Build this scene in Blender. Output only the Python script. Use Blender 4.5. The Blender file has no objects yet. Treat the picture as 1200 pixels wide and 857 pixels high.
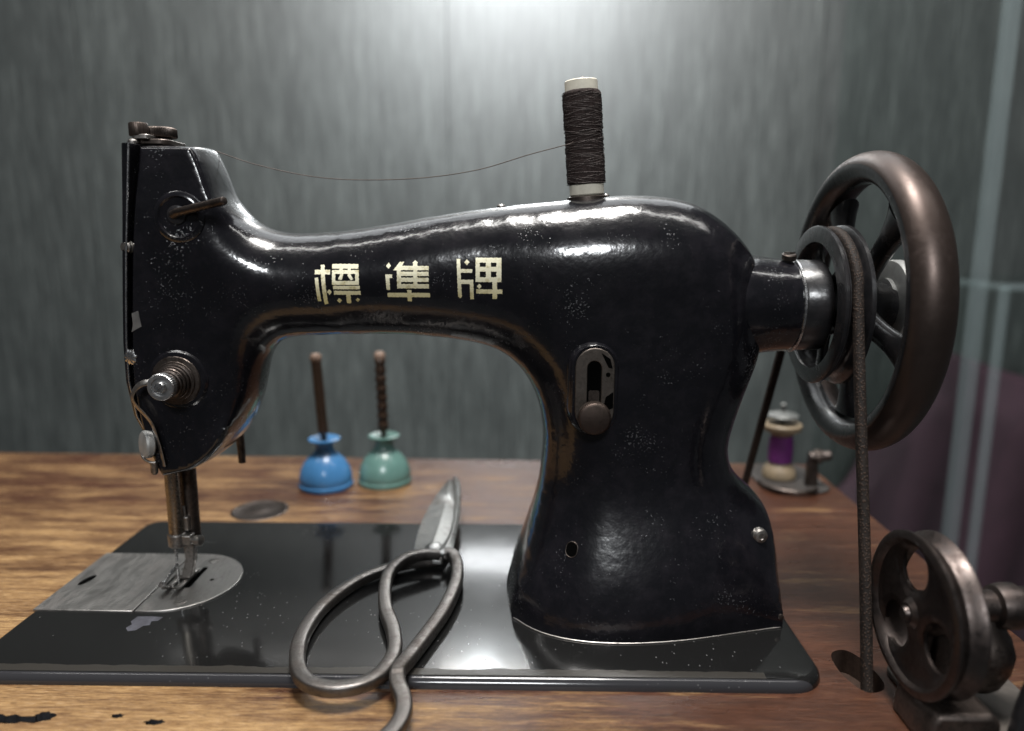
import bpy, math, random
import numpy as np
from mathutils import Vector, Matrix
from mathutils.bvhtree import BVHTree
from mathutils.geometry import delaunay_2d_cdt

PI = math.pi
S = 0.001                      # every coordinate below is in millimetres
random.seed(7)
rng = np.random.default_rng(7)
scene = bpy.context.scene
COL = scene.collection

# ------------------------------------------------------------------ camera
cam_d = bpy.data.cameras.new('camera')
cam = bpy.data.objects.new('camera', cam_d)
COL.objects.link(cam)
scene.camera = cam
cam_d.sensor_fit = 'HORIZONTAL'
cam_d.sensor_width = 36.0
cam_d.lens = 36.0 * 850 / 1200
cam_d.clip_start = 0.01
cam_d.clip_end = 50
yaw, pitch, roll = -.01627, .1812, .0016
fw = Vector((math.sin(yaw) * math.cos(pitch), math.cos(yaw) * math.cos(pitch), -math.sin(pitch)))
rt = Vector((math.cos(yaw), -math.sin(yaw), 0))
up = rt.cross(fw)
r2 = math.cos(roll) * rt + math.sin(roll) * up
u2 = -math.sin(roll) * rt + math.cos(roll) * up
M = Matrix((r2, u2, -fw)).transposed().to_4x4()
M.translation = Vector((257.3, -290.5, 194.85)) * S
cam.matrix_world = M
cam_d.dof.use_dof = True
cam_d.dof.focus_distance = 0.352
cam_d.dof.aperture_fstop = 4.0

# ------------------------------------------------------------------ world and lamps
w = bpy.data.worlds.new('World')
scene.world = w
w.use_nodes = True
w.node_tree.nodes['Background'].inputs[0].default_value = (0.6, 0.62, 0.66, 1)
w.node_tree.nodes['Background'].inputs[1].default_value = 0.065
scene.view_settings.view_transform = 'Standard'
scene.view_settings.look = 'None'
scene.view_settings.exposure = 0.0
scene.view_settings.gamma = 1.0


def area(name, loc, target, sx, sy, power, col=(1, 1, 1), spread=180):
    d = bpy.data.lights.new(name, 'AREA')
    d.shape = 'RECTANGLE'
    d.size, d.size_y = sx * S, sy * S
    d.energy = power
    d.color = col
    d.spread = math.radians(spread)
    o = bpy.data.objects.new(name, d)
    COL.objects.link(o)
    o.location = Vector(loc) * S
    o.rotation_euler = (Vector(target) - Vector(loc)).to_track_quat('-Z', 'Y').to_euler()
    return o


area('case_lamp_over_machine', (262, 10, 1500), (250, 70, 0), 430, 280, 33, (1, .97, .93))
area('case_strip_lamp', (240, -60, 1480), (240, 60, 0), 2400, 60, 8, (1, .98, .95))
area('arm_band_light', (240, 500, 900), (240, 89, 200), 1000, 480, 3.4, (.95, .98, 1))  # added unseen light, sized to lay a broad grey band along the arm
area('room_panel', (175, -2910, 1990), (200, 900, 620), 720, 420, 66, (.95, .98, 1))

spd = bpy.data.lights.new('wall_glow_boost', 'SPOT')  # added spot that boosts and spreads the glow on the wall
spd.energy = 40
spd.spot_size = math.radians(64)
spd.spot_blend = 1.0
spd.shadow_soft_size = .03
spd.color = (.88, .96, 1)
spo = bpy.data.objects.new('wall_glow_boost', spd)
COL.objects.link(spo)
spo.location = Vector((225, 480, 1050)) * S
spo.rotation_euler = (Vector((225, 900, 480)) - Vector((225, 480, 1050))).to_track_quat('-Z', 'Y').to_euler()

# ------------------------------------------------------------------ mesh helpers


class MB:
    def __init__(s):
        s.v, s.f, s.m = [], [], []

    def add(s, vs, fs, mi=0):
        n = len(s.v)
        s.v += [tuple(map(float, p)) for p in vs]
        s.f += [tuple(i + n for i in f) for f in fs]
        s.m += [mi] * len(fs)
        return s

    def box(s, c, d, rot=None):
        c = Vector(c)
        P = []
        for sx in (-.5, .5):
            for sy in (-.5, .5):
                for sz in (-.5, .5):
                    q = Vector((sx * d[0], sy * d[1], sz * d[2]))
                    if rot is not None:
                        q = rot @ q
                    P.append(c + q)
        return s.add(P, [(0, 1, 3, 2), (4, 6, 7, 5), (0, 4, 5, 1), (2, 3, 7, 6), (0, 2, 6, 4), (1, 5, 7, 3)])

    def lathe(s, prof, o, axis=(0, 0, 1), n=48, rf=None, closed=False, a0=0, a1=2 * PI, caps=True):
        """prof: list of (distance along the axis, radius)"""
        o = Vector(o)
        ax = Vector(axis).normalized()
        t = Vector((0, 0, 1)) if abs(ax.z) < .9 else Vector((1, 0, 0))
        e1 = (t - ax * t.dot(ax)).normalized()
        e2 = ax.cross(e1)
        full = abs(a1 - a0 - 2 * PI) < 1e-6
        nn = n if full else n + 1
        vs, fs = [], []
        for k, (a, r) in enumerate(prof):
            for j in range(nn):
                th = a0 + (a1 - a0) * j / n
                rr = r if rf is None else rf(k, a, r, th)
                vs.append(o + ax * a + (e1 * math.cos(th) + e2 * math.sin(th)) * rr)
        m = len(prof)
        for k in range(m if closed else m - 1):
            k2 = (k + 1) % m
            for j in range(n):
                j2 = (j + 1) % nn
                fs.append((k * nn + j, k * nn + j2, k2 * nn + j2, k2 * nn + j))
        if caps and not closed and full:
            if prof[0][1] > 1e-6:
                fs.append(tuple(range(nn - 1, -1, -1)))
            if prof[-1][1] > 1e-6:
                fs.append(tuple((m - 1) * nn + j for j in range(nn)))
        return s.add(vs, fs)

    def tube(s, path, r, n=16, upv=None, sq=1.0, aspect=1.0, closed=False, power=2.0):
        """sweep along path; r float, list or function(t); aspect = width across / height along upv"""
        P = [Vector(p) for p in path]
        m = len(P)
        T = []
        for i in range(m):
            if closed:
                T.append((P[(i + 1) % m] - P[i - 1]).normalized())
            else:
                T.append((P[min(i + 1, m - 1)] - P[max(i - 1, 0)]).normalized())
        U = Vector(upv) if upv is not None else (Vector((0, 0, 1)) if abs(T[0].z) < .9 else Vector((1, 0, 0)))
        vs, fs = [], []
        for i in range(m):
            u = (U - T[i] * U.dot(T[i])).normalized()
            if upv is None:
                U = u
            b = T[i].cross(u)
            rr = r(i / (m - 1)) if callable(r) else (r[i] if hasattr(r, '__len__') else r)
            ra, rb = rr if isinstance(rr, tuple) else (rr * aspect, rr)
            for j in range(n):
                th = 2 * PI * j / n
                c, q = math.cos(th), math.sin(th)
                cc = math.copysign(abs(c) ** (2 / power), c)
                qq = math.copysign(abs(q) ** (2 / power), q)
                vs.append(P[i] + b * cc * ra + u * qq * rb)
        for i in range(m if closed else m - 1):
            i2 = (i + 1) % m
            for j in range(n):
                j2 = (j + 1) % n
                fs.append((i * n + j, i * n + j2, i2 * n + j2, i2 * n + j))
        if not closed:
            fs.append(tuple(range(n - 1, -1, -1)))
            fs.append(tuple((m - 1) * n + j for j in range(n)))
        return s.add(vs, fs)

    def prism(s, pts, z0, z1, plane='xy'):
        n = len(pts)
        def P(p, h):
            return (p[0], p[1], h) if plane == 'xy' else ((p[0], h, p[1]) if plane == 'xz' else (h, p[0], p[1]))
        vs = [P(p, z0) for p in pts] + [P(p, z1) for p in pts]
        fs = [tuple(range(n - 1, -1, -1)), tuple(range(n, 2 * n))]
        fs += [(i, (i + 1) % n, n + (i + 1) % n, n + i) for i in range(n)]
        return s.add(vs, fs)


def wloc(o):
    v = Vector((0, 0, 0))
    while o is not None:
        v = v + o.location
        o = o.parent
    return v


def tag(o, label, cat, group=None, kind=None):
    if label:
        o['label'] = label
    if cat:
        o['category'] = cat
    if group:
        o['group'] = group
    if kind:
        o['kind'] = kind
    return o


def thing(name, loc, label, cat, group=None):
    o = bpy.data.objects.new(name, None)
    o.empty_display_size = .02
    COL.objects.link(o)
    o.location = Vector(loc) * S
    return tag(o, label, cat, group)


def obj(name, mb, mat, parent=None, loc=None, bevel=0, ang=35, sub=0, seg=2, label=None, fix=True):
    me = bpy.data.meshes.new(name)
    o = bpy.data.objects.new(name, me)
    COL.objects.link(o)
    if parent is not None:
        o.parent = parent
    if loc is not None:
        o.location = Vector(loc) * S
    base = wloc(o)
    me.from_pydata([tuple(Vector(p) * S - base) for p in mb.v], [], mb.f)
    for mm in (mat if isinstance(mat, (list, tuple)) else [mat]):
        me.materials.append(mm)
    if any(mb.m):
        me.polygons.foreach_set('material_index', mb.m)
    if fix:
        import bmesh
        bm = bmesh.new()
        bm.from_mesh(me)
        bmesh.ops.remove_doubles(bm, verts=bm.verts, dist=1e-6)
        bmesh.ops.recalc_face_normals(bm, faces=bm.faces)
        bm.to_mesh(me)
        bm.free()
    for p in me.polygons:
        p.use_smooth = True
    me.set_sharp_from_angle(angle=math.radians(ang))
    if bevel:
        b = o.modifiers.new('bevel', 'BEVEL')
        b.width = bevel * S
        b.segments = seg
        b.limit_method = 'ANGLE'
        b.angle_limit = math.radians(35)
        b.harden_normals = False
    if sub:
        q = o.modifiers.new('sub', 'SUBSURF')
        q.levels = q.render_levels = sub
    if label:
        o['label'] = label
    return o


def struct(name, mb, mat, **k):
    o = obj(name, mb, mat, **k)
    o['kind'] = 'structure'
    return o


def spline(pts, n=8, closed=False):
    P = [Vector(p) for p in pts]
    m = len(P)
    out = []
    rngi = range(m if closed else m - 1)
    for i in rngi:
        p0 = P[i - 1] if (closed or i > 0) else P[0] * 2 - P[1]
        p1, p2 = P[i], P[(i + 1) % m]
        p3 = P[(i + 2) % m] if (closed or i + 2 < m) else P[-1] * 2 - P[-2]
        for k in range(n):
            t = k / n
            out.append(.5 * ((2 * p1) + (p2 - p0) * t + (2 * p0 - 5 * p1 + 4 * p2 - p3) * t * t + (3 * p1 - p0 - 3 * p2 + p3) * t ** 3))
    if not closed:
        out.append(P[-1])
    return out


def rrect(x0, y0, x1, y1, r, n=6):
    rs = r if isinstance(r, (list, tuple)) else [r] * 4      # order: (x0,y0) (x1,y0) (x1,y1) (x0,y1)
    out = []
    for (cx, cy, a, rr) in ((x0, y0, PI, rs[0]), (x1, y0, 1.5 * PI, rs[1]), (x1, y1, 0, rs[2]), (x0, y1, .5 * PI, rs[3])):
        sx = 1 if cx == x0 else -1
        sy = 1 if cy == y0 else -1
        for k in range(n + 1):
            t = a + .5 * PI * k / n
            out.append((cx + sx * rr + rr * math.cos(t), cy + sy * rr + rr * math.sin(t)))
    return out


# ------------------------------------------------------------------ materials


class NT:
    def __init__(s, name):
        s.m = bpy.data.materials.new(name)
        s.m.use_nodes = True
        s.t = s.m.node_tree
        s.b = s.t.nodes['Principled BSDF']

    def n(s, typ, **k):
        q = s.t.nodes.new(typ)
        for a, v in k.items():
            if a.startswith('i_'):
                key = a[2:]
                q.inputs[int(key) if key.isdigit() else key.replace('_', ' ')].default_value = v
            else:
                setattr(q, a, v)
        return q

    def l(s, a, b):
        s.t.links.new(a, b)

    def coord(s, scale=(1, 1, 1), rot=(0, 0, 0), loc=(0, 0, 0)):
        c = s.n('ShaderNodeTexCoord')
        m = s.n('ShaderNodeMapping')
        m.inputs['Scale'].default_value = scale
        m.inputs['Rotation'].default_value = rot
        m.inputs['Location'].default_value = loc
        s.l(c.outputs['Object'], m.inputs['Vector'])
        return m.outputs[0]

    def noise(s, vec, scale, detail=4, rough=.55, dist=0):
        q = s.n('ShaderNodeTexNoise')
        q.inputs['Scale'].default_value = scale
        q.inputs['Detail'].default_value = detail
        q.inputs['Roughness'].default_value = rough
        q.inputs['Distortion'].default_value = dist
        s.l(vec, q.inputs['Vector'])
        return q.outputs['Fac']

    def ramp(s, fac, stops, interp='LINEAR'):
        q = s.n('ShaderNodeValToRGB')
        cr = q.color_ramp
        cr.interpolation = interp
        while len(cr.elements) < len(stops):
            cr.elements.new(.5)
        for e, (p, c) in zip(cr.elements, stops):
            e.position = p
            e.color = (c, c, c, 1) if not hasattr(c, '__len__') else (*c, 1)
        s.l(fac, q.inputs[0])
        return q.outputs[0]

    def mix(s, fac, a, b, mode='MIX'):
        q = s.n('ShaderNodeMix', data_type='RGBA', blend_type=mode)
        for sock, v in ((q.inputs[0], fac), (q.inputs[6], a), (q.inputs[7], b)):
            if hasattr(v, 'is_linked') or hasattr(v, 'links'):
                s.l(v, sock)
            elif hasattr(v, '__len__'):
                sock.default_value = (*v, 1)
            else:
                sock.default_value = v
        return q.outputs[2]

    def math(s, op, a, b=None, clamp=False):
        q = s.n('ShaderNodeMath', operation=op, use_clamp=clamp)
        for i, v in enumerate((a, b)):
            if v is None:
                continue
            if hasattr(v, 'links'):
                s.l(v, q.inputs[i])
            else:
                q.inputs[i].default_value = v
        return q.outputs[0]

    def bump(s, h, strength=.3, dist=.001):
        q = s.n('ShaderNodeBump')
        q.inputs['Strength'].default_value = strength
        q.inputs['Distance'].default_value = dist
        s.l(h, q.inputs['Height'])
        s.l(q.outputs[0], s.b.inputs['Normal'])
        return q

    def set(s, **k):
        for a, v in k.items():
            sock = s.b.inputs[a.replace('_', ' ')]
            if hasattr(v, 'links'):
                s.l(v, sock)
            elif hasattr(v, '__len__') and len(v) == 3:
                sock.default_value = (*v, 1)
            else:
                sock.default_value = v
        return s


def enamel(name, base=(.0045, .0045, .006), chip=(.036, .036, .04), amount=.78, rough=(.08, .19), peel=.3):
    t = NT(name)
    v = t.coord()
    fine = t.noise(v, 900, 3, .6)
    patch = t.noise(v, 38, 4, .6)
    # chips: small specks where a fine noise peaks inside worn patches
    m = t.math('ADD', t.math('MULTIPLY', fine, .75), t.math('MULTIPLY', patch, .5))
    chips = t.ramp(m, [(amount, 0.0), (amount + .012, 1.0)])
    grime = t.noise(v, 90, 6, .7)
    base_c = t.mix(t.ramp(grime, [(.45, 0.0), (.8, 1.0)]), base, (base[0] * 2.6, base[1] * 2.3, base[2] * 2.2))
    col = t.mix(chips, base_c, chip)
    r = t.ramp(t.noise(v, 55, 5, .65), [(.3, rough[0]), (.75, rough[1])])
    r2 = t.mix(chips, r, (.5, .5, .5))
    peelh = t.noise(v, 230, 2, .5)
    big = t.noise(v, 60, 2, .5)
    h = t.math('ADD', t.math('MULTIPLY', peelh, .8), t.math('MULTIPLY', big, .12))
    h = t.math('SUBTRACT', h, t.math('MULTIPLY', chips, .35))
    bn = t.bump(h, peel, .0006)
    t.l(bn.outputs[0], t.b.inputs['Coat Normal'])
    t.set(Base_Color=col, Roughness=t.math('ADD', t.math('MULTIPLY', r2, .6), .16), IOR=1.5)
    t.b.inputs['Specular IOR Level'].default_value = .16
    t.set(Coat_Weight=1.0, Coat_Roughness=r2)
    return t.m


def metal(name, base, rough=(.25, .5), metallic=1.0, dirt=(.02, .015, .012), dirt_at=.58, scale=90, bump=.08, stretch=(1, 1, 1)):
    t = NT(name)
    v = t.coord(stretch)
    a = t.noise(v, scale, 6, .7)
    b = t.noise(v, scale * 6, 4, .7)
    d = t.ramp(t.math('ADD', t.math('MULTIPLY', a, .7), t.math('MULTIPLY', b, .35)), [(dirt_at - .1, 0.0), (dirt_at + .1, 1.0)])
    c = t.mix(d, base, dirt)
    r = t.ramp(b, [(.3, rough[0]), (.7, rough[1])])
    t.set(Base_Color=c, Roughness=t.mix(d, r, (.6, .6, .6)), Metallic=metallic)
    t.bump(t.math('ADD', a, t.math('MULTIPLY', b, .5)), bump, .0004)
    return t.m


def plain(name, col, rough=.5, metallic=0, var=.25, scale=60, bump=.1, spec=.5):
    t = NT(name)
    v = t.coord()
    a = t.noise(v, scale, 5, .65)
    c = t.mix(t.ramp(a, [(.3, 0.0), (.7, 1.0)]), tuple(x * (1 - var) for x in col), tuple(min(1, x * (1 + var)) for x in col))
    t.set(Base_Color=c, Roughness=rough, Metallic=metallic)
    t.b.inputs['Specular IOR Level'].default_value = spec
    t.bump(t.noise(v, scale * 7, 3), bump, .0004)
    return t.m


def wood_mat():
    t = NT('worn_wood')
    v = t.coord()
    # grain runs along X, slightly wandering
    g1 = t.noise(t.coord((1.6, 22, 1)), 6, 8, .72, .35)
    fine = t.noise(t.coord((26, 420, 1)), 3.2, 6, .8, .1)
    pore = t.noise(t.coord((70, 900, 1)), 2.2, 3, .7, 0)
    mid = t.noise(t.coord((7, 95, 1), loc=(2, 5, 0)), 3.5, 8, .75, .2)
    blot = t.noise(t.coord((2.6, 8.5, 1), loc=(3.1, 1.7, 0)), 3.6, 7, .68, .5)
    sep = t.n('ShaderNodeSeparateXYZ')
    c = t.n('ShaderNodeTexCoord')
    t.l(c.outputs['Object'], sep.inputs[0])
    # worn away where the work was handled: the left and front of the table, varnish left on the right
    mr = t.n('ShaderNodeMapRange')
    t.l(sep.outputs[0], mr.inputs[0])
    for i, q in enumerate((.24, -.06, 0, 1)):
        mr.inputs[i + 1].default_value = q
    my = t.n('ShaderNodeMapRange')
    t.l(sep.outputs[1], my.inputs[0])
    for i, q in enumerate((.14, -.11, 0, 1)):
        my.inputs[i + 1].default_value = q
    wear = t.math('ADD', t.math('MULTIPLY', mr.outputs[0], .22), t.math('MULTIPLY', t.math('MULTIPLY', my.outputs[0], mr.outputs[0]), .42))
    wear = t.math('ADD', wear, t.math('MULTIPLY', t.math('SUBTRACT', blot, .5), 1.3))
    wear = t.math('ADD', wear, t.math('MULTIPLY', t.math('SUBTRACT', mid, .5), 1.3))
    wear = t.math('ADD', wear, t.math('MULTIPLY', t.math('SUBTRACT', g1, .5), .8))
    wm = t.ramp(wear, [(.12, 0.0), (.6, 1.0)])
    varn = t.mix(t.ramp(g1, [(.3, 0.0), (.7, 1.0)]), (.045, .019, .011), (.105, .042, .023))
    bare = t.mix(t.ramp(g1, [(.3, 0.0), (.7, 1.0)]), (.17, .085, .03), (.43, .275, .118))
    col = t.mix(wm, varn, bare)
    col = t.mix(t.ramp(fine, [(.42, 0.0), (.58, 1.0)]), t.mix(1.0, col, (.5, .42, .36), 'MULTIPLY'), col)
    col = t.mix(t.ramp(pore, [(.34, 1.0), (.42, 0.0)]), col, t.mix(1.0, col, (.35, .3, .26), 'MULTIPLY'))
    pale = t.math('MULTIPLY', t.ramp(pore, [(.58, 0.0), (.66, 1.0)]), t.math('MULTIPLY', wm, .5))
    col = t.mix(pale, col, (.5, .36, .22))
    dark = t.ramp(t.noise(t.coord((1.5, 30, 1), loc=(7, 2, 0)), 9, 4, .7, .5), [(.62, 0.0), (.72, 1.0)])
    col = t.mix(t.math('MULTIPLY', dark, .55), col, (.035, .016, .01))
    t.set(Base_Color=col, Roughness=t.mix(wm, t.ramp(blot, [(.3, .24), (.7, .42)]), (.5, .5, .5)))
    t.bump(t.math('ADD', fine, t.math('MULTIPLY', g1, .4)), .22, .0008)
    return t.m


def wall_mat():
    t = NT('grey_green_veneer')
    s1 = t.noise(t.coord((170, 1, 9)), 1.0, 7, .8, .1)
    s2 = t.noise(t.coord((330, 1, 16), loc=(5, 0, 1)), 1.0, 5, .75, .1)
    s3 = t.noise(t.coord((22, 1, 2.5), loc=(1, 0, 4)), 1.0, 4, .7)
    geo = t.n('ShaderNodeNewGeometry')
    h = t.math('ADD', t.math('MULTIPLY', s1, .6), t.math('ADD', t.math('MULTIPLY', s2, .3), t.math('MULTIPLY', s3, .2)))
    col = t.ramp(h, [(.41, (.013, .017, .016)), (.54, (.042, .05, .0475)), (.67, (.11, .125, .12))])
    isl = t.ramp(geo.outputs['Random Per Island'], [(0, .82), (1, 1.12)])
    col = t.mix(1.0, col, isl, 'MULTIPLY')
    t.set(Base_Color=col, Roughness=t.ramp(s2, [(.3, .32), (.7, .4)]))
    t.b.inputs['Coat Weight'].default_value = 1
    t.b.inputs['Coat Roughness'].default_value = .04
    t.b.inputs['Coat IOR'].default_value = 2.0
    t.b.inputs['IOR'].default_value = 2.35
    t.bump(s2, .12, .002)
    return t.m


def bed_mat():
    """black enamel of the bed plate with fine scratches and a rubbed strip along the front edge"""
    t = NT('bed_enamel')
    v = t.coord()
    sp = t.n('ShaderNodeTexVoronoi')
    sp.inputs['Scale'].default_value = 330
    t.l(t.coord((1, .55, 1), (0, 0, .5)), sp.inputs['Vector'])
    area_n = t.noise(t.coord((1, 1, 1), loc=(2, 2, 0)), 13, 4, .6)
    spk = t.math('MULTIPLY', t.ramp(sp.outputs['Distance'], [(.07, 1.0), (.12, 0.0)]),
                 t.ramp(area_n, [(.47, 0.0), (.56, 1.0)]))
    # long scratches
    scr = t.ramp(t.noise(t.coord((6, 240, 1), (0, 0, .3)), 2, 3, .6), [(.72, 0.0), (.735, 1.0)])
    scr = t.math('MULTIPLY', scr, t.ramp(t.noise(v, 24, 2), [(.5, 0.0), (.6, 1.0)]))
    marks = t.math('MAXIMUM', t.math('MULTIPLY', spk, .8), t.math('MULTIPLY', scr, .6))
    sep = t.n('ShaderNodeSeparateXYZ')
    c = t.n('ShaderNodeTexCoord')
    t.l(c.outputs['Object'], sep.inputs[0])
    wob = t.math('ADD', sep.outputs[1], t.math('MULTIPLY', t.noise(t.coord((1, .2, 1)), 46, 3, .6), -.0052))
    strip = t.math('MULTIPLY', t.math('MULTIPLY', t.math('LESS_THAN', wob, .0058), t.math('GREATER_THAN', sep.outputs[1], .0036)), t.math('MULTIPLY', t.math('LESS_THAN', sep.outputs[0], .366), .8))
    bare = t.math('LESS_THAN', sep.outputs[1], .0030)  # front rim: worn tone with extra highlight painted into its colour
    col = t.mix(marks, (.008, .008, .008), (.13, .13, .13))
    col = t.mix(strip, col, (.026, .023, .019))
    col = t.mix(t.math('MULTIPLY', bare, .3), col, (.07, .07, .08))
    r = t.ramp(t.noise(v, 30, 5, .65), [(.3, .08), (.75, .17)])
    r = t.mix(t.math('MULTIPLY', strip, t.math('SUBTRACT', 1.0, bare)), r, (.42, .42, .42))
    t.set(Base_Color=col, Roughness=r)
    t.bump(t.math('ADD', t.noise(v, 45, 2), t.math('MULTIPLY', marks, -.4)), .06, .0006)
    return t.m


BLACK = enamel('black_enamel')
BLACKW = enamel('wheel_enamel', base=(.01, .01, .011), amount=.88, rough=(.16, .34), peel=.3)
BED = bed_mat()
STEEL = metal('worn_steel', (.36, .34, .32), (.3, .5), dirt=(.06, .05, .045), dirt_at=.62)
PLATE = metal('plate_steel', (.37, .355, .34), (.34, .5), dirt=(.17, .15, .14), dirt_at=.64, scale=40, bump=.03, stretch=(1, .35, 1))
DARKSTEEL = metal('dark_steel', (.12, .1, .09), (.28, .5), dirt=(.03, .024, .02), dirt_at=.56)
BRIGHT = metal('bright_steel', (.62, .62, .62), (.18, .35), dirt=(.15, .14, .13), dirt_at=.72)
IRON = metal('forged_iron', (.18, .168, .16), (.32, .5), dirt=(.07, .058, .05), dirt_at=.6, scale=55, bump=.18)
BLADE = metal('ground_blade', (.42, .42, .41), (.28, .45), dirt=(.1, .085, .075), dirt_at=.6, scale=40, bump=.12)
RIM = metal('browned_rim', (.06, .044, .038), (.34, .44), .75, dirt=(.055, .038, .034), dirt_at=.66, scale=45, bump=.05)
WOOD = wood_mat()
WALL = wall_mat()
CREAM = plain('cream_bobbin', (.66, .62, .52), .55, var=.15, scale=120, spec=.3)
THREADM = plain('brown_thread', (.035, .024, .022), .75, var=.5, scale=900, bump=.6, spec=.2)
THREADL = plain('loose_thread', (.075, .055, .045), .7, var=.2, scale=300)
BLUE = plain('blue_enamel', (.05, .17, .36), .22, var=.12, scale=50, bump=.05)
GREEN = plain('green_enamel', (.09, .175, .155), .24, var=.15, scale=50, bump=.05)
BROWN = plain('brown_spout', (.035, .02, .012), .4, var=.4, scale=120)
TIP = plain('worn_spout_tip', (.2, .135, .1), .5, var=.2, scale=120)
HOLE = plain('dark_hole', (.002, .002, .002), 1, var=.1, spec=0)
GREYDISC = plain('grey_zinc', (.32, .32, .31), .45, .4, var=.2, scale=90)
PURPLE = plain('purple_thread', (.11, .015, .125), .6, var=.3, scale=400)
PALEWOOD = plain('pale_wood_bobbin', (.22, .17, .11), .5, var=.2, scale=80)
MAROON = plain('maroon_cloth', (.042, .017, .028), .8, var=.25, scale=12)
FLOOR = plain('floor_grey', (.05, .055, .055), .6, var=.2, scale=4)


def gold_mat():
    t = NT('gold_leaf_paint')
    v = t.coord()
    a = t.noise(v, 260, 4, .7)
    sep = t.n('ShaderNodeSeparateXYZ')
    c = t.n('ShaderNodeTexCoord')
    t.l(c.outputs['Object'], sep.inputs[0])
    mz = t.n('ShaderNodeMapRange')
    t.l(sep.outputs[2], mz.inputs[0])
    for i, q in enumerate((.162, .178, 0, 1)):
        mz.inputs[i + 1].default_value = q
    top = t.mix(mz.outputs[0], (.56, .44, .13), (.78, .74, .55))      # upper half paler: partly reflected light put into the paint colour
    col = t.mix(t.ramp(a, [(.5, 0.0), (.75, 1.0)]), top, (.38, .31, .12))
    t.set(Base_Color=col, Roughness=.42, Metallic=.15)
    t.bump(a, .15, .0003)
    return t.m


GOLD = gold_mat()


def belt_mat():
    t = NT('leather_belt')
    vo = t.n('ShaderNodeTexVoronoi')
    vo.inputs['Scale'].default_value = 1000
    t.l(t.coord((1, 1, .8)), vo.inputs['Vector'])
    big = t.noise(t.coord(), 60, 4, .6)
    dots = t.ramp(vo.outputs['Distance'], [(.2, 1.0), (.5, 0.0)])
    base = t.mix(t.ramp(big, [(.35, 0.0), (.7, 1.0)]), (.009, .0065, .0055), (.02, .014, .011))
    col = t.mix(t.math('MULTIPLY', dots, .55), base, (.07, .042, .028))
    t.set(Base_Color=col, Roughness=.7)
    t.b.inputs['Specular IOR Level'].default_value = .25
    t.bump(dots, .45, .0005)
    return t.m


BELT = belt_mat()


def glass_mat(name, edge=False):
    t = NT(name)
    tr = t.n('ShaderNodeBsdfTransparent')
    tr.inputs[0].default_value = (.97, .99, .985, 1)
    mx = t.n('ShaderNodeMixShader')
    out = t.t.nodes['Material Output']
    if edge:
        t.set(Base_Color=(.42, .5, .52), Roughness=.4)
        mx.inputs[0].default_value = .11
    else:
        t.set(Base_Color=(.02, .02, .02), Roughness=.03)
        mx.inputs[0].default_value = .05
    t.l(tr.outputs[0], mx.inputs[1])
    t.l(t.b.outputs[0], mx.inputs[2])
    t.l(mx.outputs[0], out.inputs['Surface'])
    return t.m


GLASS = glass_mat('clear_glass')
GEDGE = glass_mat('glass_edge', True)

# ------------------------------------------------------------------ the setting: wall, floor
mb = MB()
for x0, x1 in ((-1700, -1022.6), (-1021, -442.6), (-441, 136), (137.6, 714.2), (715.8, 1291), (1292.6, 2100)):
    mb.box(((x0 + x1) / 2, 910, 350), (x1 - x0, 20, 2300))
mb.box((200, 925, 350), (3800, 8, 2300))
wall = struct('wall', mb, WALL)
mb = MB()
mb.box((200, 100, -780), (4000, 3000, 20))
struct('floor', mb, FLOOR)

# ------------------------------------------------------------------ table with its belt slot and gouges


def boolean_cut(o, cutter):
    m = o.modifiers.new('cut', 'BOOLEAN')
    m.operation = 'DIFFERENCE'
    m.solver = 'EXACT'
    m.object = cutter
    m.use_self = True
    dg = bpy.context.evaluated_depsgraph_get()
    dg.update()
    me = bpy.data.meshes.new_from_object(o.evaluated_get(dg))
    o.modifiers.clear()
    o.data = me
    bpy.data.objects.remove(cutter, do_unlink=True)


TZ = -5.0
table = thing('sewing_table', (120, 120, -40), 'worn brown wooden table top under the black sewing machine, tan where rubbed bare', 'table')
mb = MB()
mb.prism([(-420, -62), (507, -62), (507, 324), (266, 330), (-420, 350)], -32, TZ)
top = obj('table_top', mb, WOOD, table)


def blob(cx, cy, rx, ry, seed, n=18, jag=.25):
    r = random.Random(seed)
    out = []
    for i in range(n):
        a = 2 * PI * i / n
        k = 1 + jag * (r.random() - .5) * 2
        out.append((cx + rx * k * math.cos(a), cy + ry * k * math.sin(a)))
    return out


DARKWOOD = plain('raw_cut_wood', (.045, .028, .021), .8, var=.4, scale=160, bump=.4, spec=.2)
GOUGE = plain('gouge_dark', (.022, .022, .025), .5, var=.5, scale=200, bump=.5)
slot_pts = spline([(407.3, 32.5, 0), (414.4, 34.8, 0), (419.3, 27, 0), (421, 10.9, 0), (417.5, 3.2, 0), (409.5, 2.0, 0), (405.1, 12, 0), (404.5, 24, 0)], 5, True)
cut = MB()
cut.prism([(p.x, p.y) for p in slot_pts], -17, 5)
cut.prism(rrect(408, 196, 424, 236, 7), -17, 5)
top.data.materials.append(DARKWOOD)
top.data.materials.append(GOUGE)
boolean_cut(top, obj('cut', cut, DARKWOOD))
cut = MB()
cut.prism(blob(46, -23, 14, 2.6, 3, 26, .3), -9.5, 5)
cut.prism(blob(34, -23, 7, 2.9, 5, 20, .25), -9.6, 5.1)
cut.prism(blob(57, -21.2, 4.4, 3.2, 6, 20, .2), -9.7, 5.2)
cut.prism(blob(87.4, -20.2, 2.6, 1.5, 8, 14, .3), -8.5, 5)
cut.prism(blob(105, -23.9, 4.6, 1.8, 9, 18, .25), -9, 5)
boolean_cut(top, obj('cut', cut, GOUGE))
for p in top.data.polygons:
    p.use_smooth = False
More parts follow.
